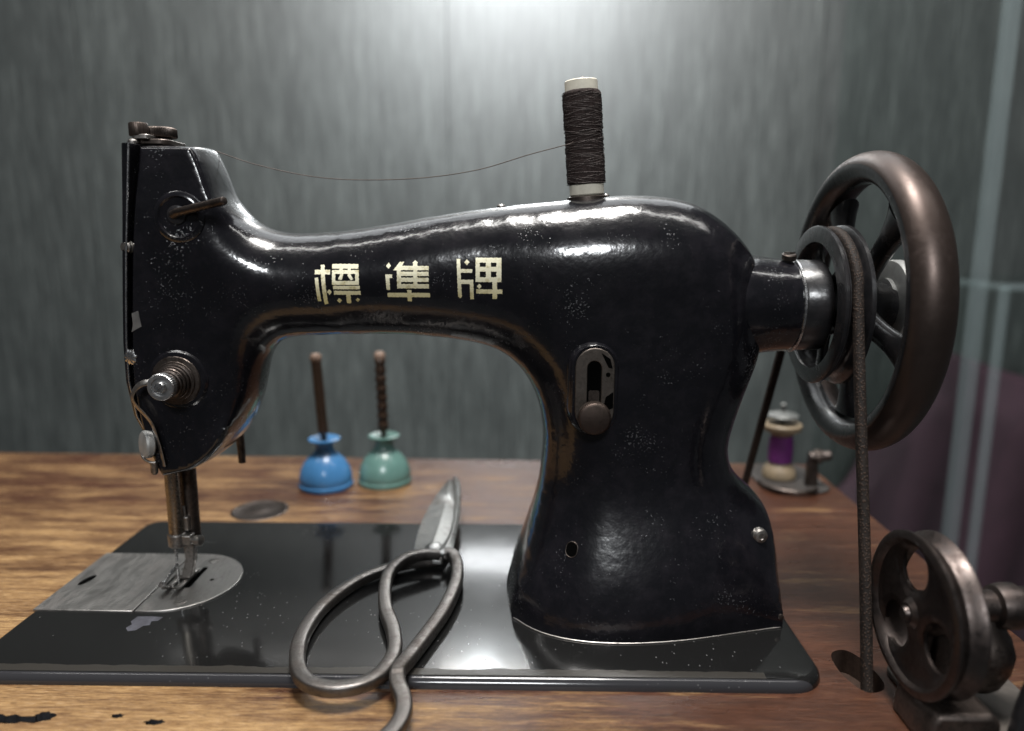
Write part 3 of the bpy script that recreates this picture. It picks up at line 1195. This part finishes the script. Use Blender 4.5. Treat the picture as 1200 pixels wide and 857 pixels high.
mb.prism([(c[0] + 2.9, c[1] + 18.2), (c[0] + 7.2, c[1] + 15.2), (c[0] + 8.4, c[1] + 10.5), (c[0] + 6.4, c[1] + 11.0), (c[0] + 4.6, c[1] + 14.5)], yf - 2.05, yf - 1.7, 'xz')
mb.prism([(c[0] + 9.0, c[1] - 1), (c[0] + 5.4, c[1] - 3.5), (c[0] + 4.4, c[1] - 8), (c[0] + 6.4, c[1] - 10.0), (c[0] + 9.0, c[1] - 9)], yf - 2.06, yf - 1.7, 'xz')
obj('dark_notch', mb, HOLE, reg)
mb = MB()
kz = c[1] - 12.4
mb.lathe([(0, 2.6), (5, 2.6)], (c[0] - .6, yf - 1, kz), (0, -1, 0), n=24)
mb.lathe([(4.5, 7.2), (5.0, 7.9), (9.6, 7.9), (10.4, 7.4), (10.7, 6.6), (10.8, 0)], (c[0] - .6, yf - 1, kz), (0, -1, 0), n=224, rf=lambda k, a, r, th: r * (1 + .018 * math.cos(56 * th)) if r > 7.5 else r)
obj('regulator_knob', mb, metal('knob_brown', (.1, .075, .065), (.35, .5), dirt=(.05, .04, .034), dirt_at=.55), reg, ang=60)

# oil hole low on the pillar, and the recessed screw pad at the right foot
xh, zh = 281.5, 40.5
yh, nh = front(xh, zh)
nh = Vector((nh.x, nh.y, nh.z))
if nh.y > 0:
    nh = -nh
mb = MB()
mb.lathe([(-.5, 3.1), (.15, 3.1), (.25, 2.95), (.15, 2.8), (-1, 2.75)], (xh, yh, zh), tuple(nh), n=28, rf=lambda k, a, r, th: r * (1 + .28 * abs(math.cos(th))))
oh = obj('oil_hole', mb, DARKSTEEL, body)
mb = MB()
mb.lathe([(-.3, 2.78), (.22, 2.78), (.22, 0)], (xh, yh, zh), tuple(nh), n=28, rf=lambda k, a, r, th: r * (1 + .28 * abs(math.cos(th))))
obj('hole', mb, HOLE, oh)
xs_, zs_ = 376.5, 45.0
ys_, ns_ = front(xs_, zs_)
if ns_.y > 0:
    ns_ = -ns_
mb = MB()
mb.lathe([(-1, 3.9), (1.6, 3.7), (2.4, 2.9), (2.6, 1.6), (2.0, 1.3), (2.0, 0)], (xs_, ys_, zs_), (ns_.x * .5 - .1, -1, .05), n=32)
obj('foot_screw', mb, STEEL, body)
# small set screw at the bottom corner
mb = MB()
y_, n_ = front(386.5, 6)
mb.lathe([(-1, 1.5), (.6, 1.4), (.9, 0)], (386.5, y_, 6), (0, -1, 0), n=16)
obj('set_screw', mb, DARKSTEEL, body)

# --- shaft housing, pulley and hand wheel (axis along X)
AY, AZ = 89.0, 158.0
mb = MB()
mb.lathe([(-22, 27), (-6, 26.4), (2, 25.6), (8, 24.6), (14, 24.0), (20, 23.6)], (375, AY, AZ), (1, 0, 0), n=72)
hs = obj('shaft_housing', mb, BLACK, mach)
mb = MB()
mb.lathe([(0, 23.9), (0.3, 24.5), (1.3, 24.5), (1.6, 23.9)], (394.2, AY, AZ), (1, 0, 0), n=72)
obj('steel_ring', mb, BRIGHT, hs)
mb = MB()
mb.lathe([(0, 3.2), (.5, 3.6), (2.6, 3.6), (3.2, 3.0), (3.2, 0)], (391, 82, AZ + 23.6), (0, -.28, 1), n=28)
mb.box((391, 81, AZ + 27.1), (6, .9, .5), Matrix.Rotation(.3, 3, 'Z'))
obj('clamp_screw', mb, DARKSTEEL, hs)

wheel = bpy.data.objects.new('hand_wheel', None)
COL.objects.link(wheel)
wheel.parent = mach
mb = MB()
mb.lathe([(0, 22.8), (1, 23.4), (13, 23.4), (14, 22), (16, 17.5), (22, 15), (38, 15), (42, 13), (50, 12), (50, 0)], (396, AY, AZ), (1, 0, 0), n=64)
obj('hub', mb, BLACKW, wheel)
# pulley: flanged ring with a round groove
mb = MB()
gprof = [(0, 32.5), (0, 39.6), (.6, 40.6), (2.2, 40.6), (3.2, 39.4)]
for k in range(9):
    a = PI * k / 8
    gprof.append((7.7 - 4.0 * math.cos(a), 39.4 - 4.2 * math.sin(a)))
gprof += [(12.6, 40.8), (14.4, 41.0), (15, 40), (15, 33), (13, 31.8), (2, 31.8)]
mb.lathe(gprof, (406.5, AY, AZ), (1, 0, 0), n=96, closed=True)
pul = obj('pulley', mb, BLACKW, wheel)
mb = MB()
for k in range(5):
    a = math.radians(52 + 72 * k)
    p = []
    for r in (13, 18, 25, 30, 34):
        p.append((415, AY - r * math.cos(a), AZ + r * math.sin(a)))
    mb.tube(p, [(6.5, 2.6), (5, 2.4), (4.2, 2.3), (5, 2.4), (7, 2.8)], n=14, upv=(1, 0, 0))
obj('web', mb, BLACKW, pul)
# rim
RR, rr_, ra_ = 68.2, 8.0, 10.4
RX = 431.3
mb = MB()
prof = []
for k in range(40):
    a = 2 * PI * k / 40
    prof.append((ra_ * math.sin(a), RR + rr_ * math.cos(a)))
mb.lathe(prof, (RX, AY, AZ + 1), (1, 0, 0), n=128, closed=True)
rim = obj('rim', mb, RIM, wheel)
for k in range(5):
    a = math.radians(52 + 72 * k)
    p, rs = [], []
    for r in (10, 14, 19, 26, 34, 42, 48, 53, 57):
        u = (r - 10) / 47
        p.append((427 + 6 * u, AY - r * math.cos(a), AZ + r * math.sin(a)))
        wd = np.interp(r, [10, 16, 24, 36, 46, 53, 57], [9, 7.5, 6.2, 5.8, 6.8, 9.5, 14])
        th = np.interp(r, [10, 24, 40, 57], [7, 4.6, 4.4, 6.5])
        rs.append((float(wd), float(th)))
    mb = MB()
    mb.tube(p, rs, n=20, upv=(1, 0, 0))
    obj('spoke', mb, BLACKW, wheel, ang=60)
# black inner lip of the rim facing the machine
mb = MB()
pr = []
for k in range(13):
    a = math.radians(190 + 92 * k / 12)
    pr.append(((ra_ + .12) * math.sin(a), RR + (rr_ + .15) * math.cos(a)))
mb.lathe(pr, (RX, AY, AZ + 1), (1, 0, 0), n=128, caps=False)
obj('inner_lip', mb, BLACKW, rim)
mb = MB()
mb.lathe([(-2, 12), (0, 12), (.4, 18.5), (1, 20.8), (2, 21.4), (5.5, 21.4), (6.6, 20.6), (7, 18.5), (7, 0)], (446, AY + 1.5, AZ + 2), (1, 0, 0), n=64)
obj('release_knob', mb, GREYDISC, wheel)

# --- spool pin on top
mb = MB()
mb.lathe([(-2, 10.5), (.3, 10.3), (.8, 9), (.8, 4), (1.6, 3.4), (1.6, 1.6), (58, 1.5), (59, 0)], (289.3, 89, 212.4), (-.06, 0, 1), n=40)
obj('spool_pin', mb, DARKSTEEL, mach)
# two oiling studs on the arm
for x in (245.5, 298.5):
    h = BVH.ray_cast(Vector((x, 89, 300)), Vector((0, 0, -1)))
    mb = MB()
    mb.lathe([(-1, 2.3), (.6, 2.2), (1.3, 1.6), (1.5, 0)], tuple(h[0]), (0, 0, 1), n=20)
    obj('oil_stud', mb, STEEL, mach)

# ------------------------------------------------------------------ spool of brown thread
ax_ = Vector((-.075, 0, 1)).normalized()
so = Vector((289.2, 89, 213.4))
sp = thing('thread_spool', tuple(so), 'cream spool wound with dark brown thread standing on top of the machine arm', 'thread spool')
mb = MB()
mb.lathe([(0, 3.5), (0, 8.2), (.6, 8.7), (6.5, 8.7), (7, 8.3), (49, 8.3), (49.5, 8.3), (55.2, 8.2), (55.7, 7.8), (55.7, 3.4), (50, 3.2)], tuple(so), tuple(ax_), n=56)
obj('core', mb, CREAM, sp)
mb = MB()
NZ = 230
prof = []
for k in range(NZ + 1):
    a = 5.2 + 45.6 * k / NZ
    u = k / NZ
    r = 9.5 * (1 - .0 * u) * min(1, (.84 + .16 * min(1, min(u, 1 - u) / .035) ** .5)) + .15 * math.sin(u * 9) + .1 * math.sin(u * 31)
    prof.append((a, r))


def wind(k, a, r, th):
    q = .5 + .5 * math.sin(a * .33 + 2.1 * math.sin(th + a * .21))
    w1 = abs(math.sin(PI * (a / .62 + 1.4 * math.sin(th + .6) + .35 * math.sin(3 * th))))
    w2 = abs(math.sin(PI * (a / .62 - 2.3 * math.sin(th + 1.9) + .3 * math.sin(2 * th + a * .1))))
    return r + .30 * (q * w1 + (1 - q) * w2) - .15


mb.lathe(prof, tuple(so), tuple(ax_), n=220, rf=wind)
wnd = obj('thread_winding', mb, THREADM, sp, ang=80)
mb = MB()
e1 = Vector((1, 0, .075)).normalized()
e2 = ax_.cross(e1)
for q in range(120):
    a0 = rng.uniform(8, 48)
    sl0 = rng.uniform(-.9, .9)
    th0 = rng.uniform(0, 2 * PI)
    pth = []
    for k in range(26):
        th = th0 + k * .13
        pth.append(so + ax_ * min(50, max(6, (a0 + sl0 * 3.2 * k * .13))) + (e1 * math.cos(th) + e2 * math.sin(th)) * (9.73 + .12 * math.sin(k * .7)))
    mb.tube(pth, .13, n=5)
obj('loose_turns', mb, plain('thread_fibre', (.06, .046, .042), .7, var=.3, scale=500), wnd)

# the running thread from the spool to the head
t_end = Vector((95.5, 112, 236.3))
tp = [(281.0, 79.2, 238.6), (278.9, 79.6, 237.6), (259.6, 82, 232.9), (233.6, 85, 225.8), (203.2, 89, 222.0), (168.3, 94, 221.6), (142.2, 99, 224.2), (116.3, 99, 229.8), (100, 97, 235.2), (95.5, 95, 236.9)]
mb = MB()
mb.tube(spline(tp, 10), .24, n=8)
thr = obj('sewing_thread', mb, THREADL, loc=(203, 89, 222))
tag(thr, 'thin loose brown thread sagging from the spool to the head of the machine', 'thread')

# ------------------------------------------------------------------ drive belt
mb = MB()
BR = 37.6
pc = (AY, AZ)
th1 = math.radians(15)
th2 = math.radians(28)
A1 = (pc[0] - BR * math.cos(th1), pc[1] + BR * math.sin(th1))
A2 = (pc[0] + BR * math.cos(th2), pc[1] + BR * math.sin(th2))
path = []
for k in range(26):
    u = k / 25
    z = -30 + (A1[1] + 30) * u
    y = A1[0] - (A1[1] - z) * math.tan(th1)
    path.append((411.3 + 2.9 * u + .5 * math.sin(u * 5), y, z))
for k in range(1, 22):
    a = (PI - th1) + (th2 - (PI - th1)) * k / 22
    path.append((414.2, pc[0] + BR * math.cos(a), pc[1] + BR * math.sin(a)))
for k in range(20):
    u = k / 19
    z = A2[1] - (A2[1] + 30) * u
    path.append((414.2 + 1.3 * u, A2[0] + (A2[1] - z) * math.tan(th2), z))
mb.tube(path, (lambda q: (2.8, 2.4)), n=16, upv=None, power=2.6)
belt = obj('drive_belt', mb, BELT, loc=(412, 10, -5))
tag(belt, 'dark brown leather belt running from the wheel pulley down through the slot in the table', 'belt')

# ------------------------------------------------------------------ scissors
sc = thing('scissors', (205, 60, 0), 'large hand forged iron scissors with looped handles lying on the black bed', 'scissors')
lz = 4.2
loopL = [(209.5, 110.5, 5.0), (204.0, 109.8, lz), (195.9, 107.5, lz), (183.1, 100.5, lz), (166.2, 83.6, lz), (154.6, 57.0, lz), (151.6, 29.2, lz), (155.4, 7.0, lz), (162.9, -7.6, lz), (174.2, -13.4, lz), (187.0, -11.4, lz), (195.2, -2.9, lz), (198.3, 12.5, lz), (194.9, 30.6, lz + .3), (187.3, 51.2, lz + .8), (183.3, 71.1, lz + 2), (183.4, 86.1, lz + 4.2), (189.6, 97.6, lz + 6.3), (198.5, 104.5, lz + 6), (207.5, 109.0, lz + 4.2)]
mb = MB()
pp = spline(loopL, 7)
mm_ = len(pp)


def rL(q):
    return (3.7 - .35 * abs(math.sin(q * 9)), 2.8)


mb.tube(pp, rL, n=16, upv=(0, 0, 1), power=4.5)
hl = obj('looped_handle', mb, IRON, sc, ang=60, label='closed teardrop handle')
rh = [(211.0, 109.5, 8.5), (214.5, 109.5, 8.5), (217.6, 104.5, 8.0), (220.2, 94, 7.2), (220.8, 75.5, 6.2), (217.3, 50.5, 5), (211.4, 28.2, 4.5), (206.0, 9.5, 4.5), (203.6, 1.5, 5), (202.8, -3.4, 5.2), (204.2, -11.0, 5), (208.2, -20.5, 4.2), (209.2, -29, 3.2), (206.6, -38, 2.5), (199.5, -48, 2.2), (188, -57, 2.2), (172, -63, 2.2), (157, -62, 2.2)]
mb = MB()
mb.tube(spline(rh, 7), lambda q: (3.5, 3.1 - .6 * (q > .55)), n=20, upv=(0, 0, 1), power=4.5)
hr = obj('open_handle', mb, IRON, sc, ang=60, label='handle that runs over the front edge of the bed')


def blade(pts, z_of, th, name, mat, ridge):
    """flat blade with a raised ridge and a ground edge; z_of(y) lifts the tip"""
    n_ = len(pts)
    cx_ = sum(p[0] for p in pts) / n_
    bot = [(x, y, z_of(y)) for x, y in pts]
    top_ = [(x, y, z_of(y) + th * .45) for x, y in pts]
    rg = [(x, y, z_of(y) + th) for x, y in ridge]
    m_ = MB()
    # triangulate the upper surface between outline and ridge line by nearest ridge point
    def near(p):
        return min(range(len(rg)), key=lambda i: (rg[i][0] - p[0]) ** 2 + (rg[i][1] - p[1]) ** 2)
    vs_ = bot + top_ + rg
    fs_ = [tuple(range(n_ - 1, -1, -1))]
    for i in range(n_):
        j = (i + 1) % n_
        fs_.append((i, j, n_ + j, n_ + i))
        a_, b_ = near(pts[i]), near(pts[j])
        fs_.append((n_ + i, n_ + j, 2 * n_ + a_))
        st_ = 1 if b_ > a_ else -1
        k_ = a_
        while k_ != b_:
            fs_.append((n_ + j, 2 * n_ + k_ + st_, 2 * n_ + k_))
            k_ += st_
    m_.add(vs_, fs_)
    return obj(name, m_, mat, sc, bevel=.25, ang=25)


def sp2(pts, n_=5):
    return [(p.x, p.y) for p in spline([(*q, 0) for q in pts], n_)]


zt = lambda y: 3.6 + max(0, (y - 110)) * .075
lefte = sp2([(193.6, 107), (191.2, 125), (190.8, 148), (192.6, 172), (195.8, 195), (199.0, 213), (202.6, 226)])
righte = sp2([(206.0, 220), (209.0, 205), (211.4, 185), (212.4, 160), (212.0, 135), (209.5, 106)])
blade(lefte + righte, zt, 4.6, 'blade', BLADE, [(202.5, 112), (203, 130), (204, 150), (204.6, 172), (204.8, 192), (204.6, 208), (204, 220)]).name = 'blade'
zt2 = lambda y: 8.4 + max(0, (y - 110)) * .06
le2 = sp2([(206.5, 108), (211.0, 130), (211.8, 150), (210.8, 178), (208.0, 205), (205.0, 226)])
ri2 = sp2([(208.3, 224), (212.0, 210), (214.4, 185), (215.8, 160), (216.0, 135), (215.8, 108)])
blade(le2 + ri2, zt2, 2.6, 'blade', BLADE, [(211.5, 112), (213.6, 130), (213.9, 150), (213, 178), (210.4, 204), (207, 222)])
mb = MB()
mb.lathe([(0, 6.0), (1.2, 5.8), (2.6, 4.4), (3.1, 2.2), (3.2, 0)], (204.5, 118, 7.4), (.05, -.1, 1), n=32)
obj('rivet', mb, BLADE, sc)

# ------------------------------------------------------------------ the two oil cans behind


def oiler(name, loc, mat, lean, label, twist):
    t_ = thing(name, loc, label, 'oil can', 'small bell-shaped oil cans behind the arm')
    m_ = MB()
    m_.lathe([(0, 20), (.6, 21.2), (3.2, 21.4), (4.4, 20.6), (6.5, 20.8), (10, 20.6), (16, 18.6), (21, 15.6), (25, 12), (27.6, 9), (30, 7.4), (33, 6.8), (35, 7.2), (36.6, 9.2), (37.6, 11.6), (38.4, 12.4), (39.4, 12.3), (39.8, 11.2), (38.6, 7), (37.6, 3.5), (37.6, 0)], loc, n=64)
    obj('base', m_, mat, t_)
    ax2 = Vector(lean)
    m_ = MB()
    prof_ = [(0, 2.2), (5, 2.3), (6, 3.6), (8, 4.1)]
    for k in range(25):
        prof_.append((9 + k * 2.25, 4.0 + (.6 * math.sin(k * 1.9) if twist else .05 * math.sin(k))))
    prof_ += [(64.5, 4.0)]
    m_.lathe(prof_, (loc[0], loc[1], loc[2] + 37.4), tuple(ax2), n=28)
    st_ = obj('spout', m_, BROWN, t_)
    m_ = MB()
    ab = ax2.normalized()
    o_ = Vector((loc[0], loc[1], loc[2] + 37.4)) + ab * 64.2
    m_.lathe([(0, 4.1), (1.5, 4.5), (4, 4.4), (5.6, 3.2), (6.1, 1.5), (6.2, 0)], tuple(o_), tuple(ab), n=28)
    obj('cap', m_, TIP, st_)


oiler('oil_can', (99.5, 262, TZ), BLUE, (-.055, 0, 1), 'bright blue bell-shaped oil can with a long brown spout', False)
oiler('oil_can', (145.0, 272, TZ), GREEN, (-.02, 0, 1), 'sea green bell-shaped oil can with a long dark twisted spout', True)

# ------------------------------------------------------------------ purple spool on its stand behind the pillar
st = thing('spool_stand', (468, 275, TZ), 'dark iron base plate with upright post at the back right of the table', 'spool stand')
mb = MB()
mb.prism(rrect(447, 250, 500, 318, 14), TZ, TZ + 2.2)
obj('base_plate', mb, plain('grey_lead', (.05, .045, .042), .5, .3, var=.25), st, bevel=.6)
mb = MB()
ringp = [(470 + 22 * math.cos(a), 268 + 24 * math.sin(a), TZ + 3.5) for a in np.linspace(PI * .95, PI * 1.75, 22)]
mb.tube(ringp, 1.9, n=10)
obj('bent_rod', mb, DARKSTEEL, st)
mb = MB()
mb.prism([(482, -3), (491, -3), (490, 20), (483, 20)], 262, 268, 'xz')
mb.lathe([(0, 4.2), (16, 4.0), (17, 3)], (483, 264, 21), (1, -.1, .1), n=20)
mb.lathe([(3, 5.4), (6, 5.6), (9, 5.4)], (484, 264, 21), (1, -.1, .1), n=60, rf=lambda k, a, r, th: r * (1 + .05 * math.cos(14 * th)))
obj('thumb_screw', mb, DARKSTEEL, st, bevel=.5)
mb = MB()
mb.lathe([(0, 1.6), (58, 1.6), (59, 2.6), (61.5, 2.6), (62.5, 1.4), (62.5, 0)], (468, 285, TZ + 2), n=16)
mb.lathe([(50.5, 3), (51, 12), (52.2, 12.6), (53.4, 11.5), (55, 6), (56, 3)], (468, 285, TZ + 2), n=36)
obj('post', mb, plain('dull_cap', (.12, .125, .12), .5, .3), st)
ps = thing('thread_spool', (468, 285, TZ + 2.4), 'pale wooden spool with a little purple thread on the stand behind the pillar', 'thread spool')
mb = MB()
mb.lathe([(0, 2), (0, 12.4), (1, 13.3), (5, 13.3), (9, 11.5), (12, 8.2), (13, 7.8), (35, 7.8), (36, 8.4), (39, 12), (40, 14.6), (42, 15.4), (44.4, 15.4), (45.4, 14.4), (45.6, 2)], (468, 285, TZ + 2.4), n=44)
obj('core', mb, PALEWOOD, ps)
mb = MB()
mb.lathe([(12.6, 8), (13.4, 9.4), (24, 9.8), (34, 9.2), (35, 8)], (468, 285, TZ + 2.4), n=36)
obj('thread_winding', mb, PURPLE, ps)

# ------------------------------------------------------------------ bobbin winder at the front right
wd = thing('bobbin_winder', (430, -14, TZ), 'browned steel bobbin winder with a spoked pulley wheel at the front right of the table', 'bobbin winder')
WY, WZ = -13.0, 41.5
WX = 415.5
axw = (1, .02, 0)
mb = MB()
pr = [(a_ * .8, r_ - 2.6) for a_, r_ in [(0, 32.8), (0, 34.6), (1.2, 36.0), (3.0, 35.8), (5.0, 33.8), (8.0, 33.0), (11, 33.8), (13.5, 35.6), (15.5, 35.8), (17, 34.4), (17, 32), (16, 29.5), (5, 29.5), (1.5, 31.2)]]
mb.lathe(pr, (WX, WY, WZ), axw, n=96, closed=True)
pw_ = bpy.data.objects.new('winder_wheel', None)
COL.objects.link(pw_)
pw_.parent = wd
WIND = metal('winder_steel', (.105, .088, .082), (.3, .44), dirt=(.06, .045, .04), dirt_at=.58, scale=60)
obj('rim', mb, WIND, pw_)
# dished web pierced by three round windows
def web_rings(cyc, n_=120):
    out = []
    for q in range(n_):
        th = 2 * PI * q / n_
        out.append(th)
    return out


mb = MB()
NR, NA = 26, 144
idw = {}
vsw, fsw = [], []
hol = [(18 * math.cos(math.radians(h_)), 18 * math.sin(math.radians(h_))) for h_ in (102, 222, 342)]
for side in (0, 1):
    for i in range(NR):
        r = 5 + (30.5 - 5) * i / (NR - 1)
        for j in range(NA):
            th = 2 * PI * j / NA
            py, pz = r * math.cos(th), r * math.sin(th)
            dmin = min(math.hypot(py - hy, pz - hz) for hy, hz in hol)
            if dmin < 9.6 and dmin > 1e-6:          # snap to the window edge
                hy, hz = min(hol, key=lambda h_: math.hypot(py - h_[0], pz - h_[1]))
                k_ = 9.6 / dmin
                py, pz = hy + (py - hy) * k_, hz + (pz - hz) * k_
            lip = max(0, 1 - (max(dmin, 9.6) - 9.6) / 2.6)
            off = 1.6 - .9 * lip + 1.2 * math.exp(-((r - 5) / 5) ** 2) + 1.3 * sm(25, 30.5, r)
            idw[side, i, j] = len(vsw)
            vsw.append((WX + 4.0 + (off if side else -off), WY - py, WZ + pz))
            idw['d', side, i, j] = dmin
    for i in range(NR - 1):
        for j in range(NA):
            j2 = (j + 1) % NA
            q4 = [(side, i, j), (side, i, j2), (side, i + 1, j2), (side, i + 1, j)]
            if sum(idw[('d',) + c_] < 9.6 for c_ in q4) >= 4:
                continue
            fsw.append(tuple(idw[c_] for c_ in q4))
mb.add(vsw, fsw)
for hy, hz in hol:
    mb.lathe([(-.75, 9.6), (.75, 9.6)], (WX + 4.0, WY - hy, WZ + hz), (1, 0, 0), n=40, caps=False)
obj('web', mb, WIND, pw_, ang=60)
mb = MB()
mb.lathe([(-2, 4.2), (-1, 5.2), (1, 7.5), (4, 9), (14, 9), (20, 7)], (WX + 1.5, WY, WZ), axw, n=36)
mb.lathe([(-3.2, 0), (-3.2, 2.4), (-2, 3.0), (0, 3)], (WX + 1, WY, WZ), axw, n=24)
obj('hub', mb, WIND, pw_)
mb = MB()
mb.lathe([(16, 7), (17, 7.8), (18, 7.8), (19, 6.4), (34, 6.4), (35, 8.5), (39, 9.4), (43, 9.4), (44, 8), (60, 7)], (WX, WY, WZ + 3), axw, n=40)
obj('shaft', mb, WIND, wd)
mb = MB()
mb.lathe([(0, 8), (2, 10), (9, 13), (16, 14), (23, 12), (29, 8.2), (36, 7.6), (40, 6)], (449, -8, 7), (-.02, 0, 1), n=40)
cast = obj('frame_casting', mb, DARKSTEEL, wd)
mb = MB()
mb.prism([(419, 11), (441, 11), (444, 7), (444, -5), (415, -5), (416.5, 7)], -36, -8, 'xz')
obj('front_block', mb, metal('block_steel', (.17, .14, .125), (.3, .5), dirt=(.05, .04, .035), dirt_at=.55), wd, bevel=2.2, seg=3)
mb = MB()
mb.prism(rrect(425, -52, 476, 22, 9), TZ, TZ + 3)
obj('base_plate', mb, plain('grey_base', (.07, .06, .052), .6, .2, var=.3), wd, bevel=.8)
mb = MB()
mb.prism([(428, 34), (440, 36), (441, 10), (438, -3), (424, -3), (426, 12)], -14, 0, 'xz')
obj('upright', mb, DARKSTEEL, wd, bevel=2)
mb = MB()
mb.tube(spline([(447.5, -44, -4), (449, -43, 14), (454, -41, 30), (463, -38, 42)], 5), lambda q: (7.5 - 2 * q, 4), n=16, upv=(0, -1, 0), power=3)
obj('arm', mb, BLACKW, wd)

# ------------------------------------------------------------------ glass show case beyond the table, right
gc = thing('glass_case', (745, 600, -770), 'tall clear glass pane with pale blurred edge standing right of the table', 'glass case')


def edge_strip(x, y, z0, z1, w_=7.0, name='glass_edge'):
    m_ = MB()
    m_.box((x, y, (z0 + z1) / 2), (w_, w_, z1 - z0))
    return obj(name, m_, GEDGE, gc, bevel=.8)


mb = MB()
mb.box((745, 698, 0), (8, 384, 1540))
obj('pane', mb, GLASS, gc)
edge_strip(745, 498, -765, 770, 13)
gb = thing('glass_box', (900, 640, -770), 'lower glass box with pale edges behind the tall pane, far right', 'glass box')
mb = MB()
for (x0, y0, x1, y1) in ((774, 500, 1300, 500), (774, 500, 774, 800)):
    mb.tube([(x0, y0, 138), (x1, y1, 138)], 4, n=8)
mb.tube([(774, 500, 138), (774, 500, -760)], 6, n=8)
obj('glass_edge', mb, GEDGE, gb)
mb = MB()
mb.box((1037, 650, -312), (522, 296, 896))
obj('pane', mb, GLASS, gb)

# maroon cloth behind the glass, thrown over a low stand
mb = MB()
nx, nz_ = 60, 44
vs, fs = [], []
for i in range(nz_ + 1):
    for j in range(nx + 1):
        u, v_ = j / nx, i / nz_
        x = 760 + 620 * u
        zt_ = -210 + 205 * float(sm(0, .22, u)) + 25 * math.sin(u * 9)
        z = -768 + (zt_ + 768) * v_
        y = 800 + 16 * math.sin(u * 26 + 1.5 * math.sin(v_ * 4)) * (1 - .6 * v_) + 60 * max(0, v_ - .9) / .1 * .6
        vs.append((x, y, z))
for i in range(nz_):
    for j in range(nx):
        a = i * (nx + 1) + j
        fs.append((a, a + 1, a + nx + 2, a + nx + 1))
mb.add(vs, fs)
cloth = obj('draped_cloth', mb, MAROON, loc=(1000, 800, -768), ang=80, fix=False)
sd = cloth.modifiers.new('thick', 'SOLIDIFY')
sd.thickness = .004
tag(cloth, 'dark maroon cloth hanging out of focus behind the glass at the right', 'cloth')
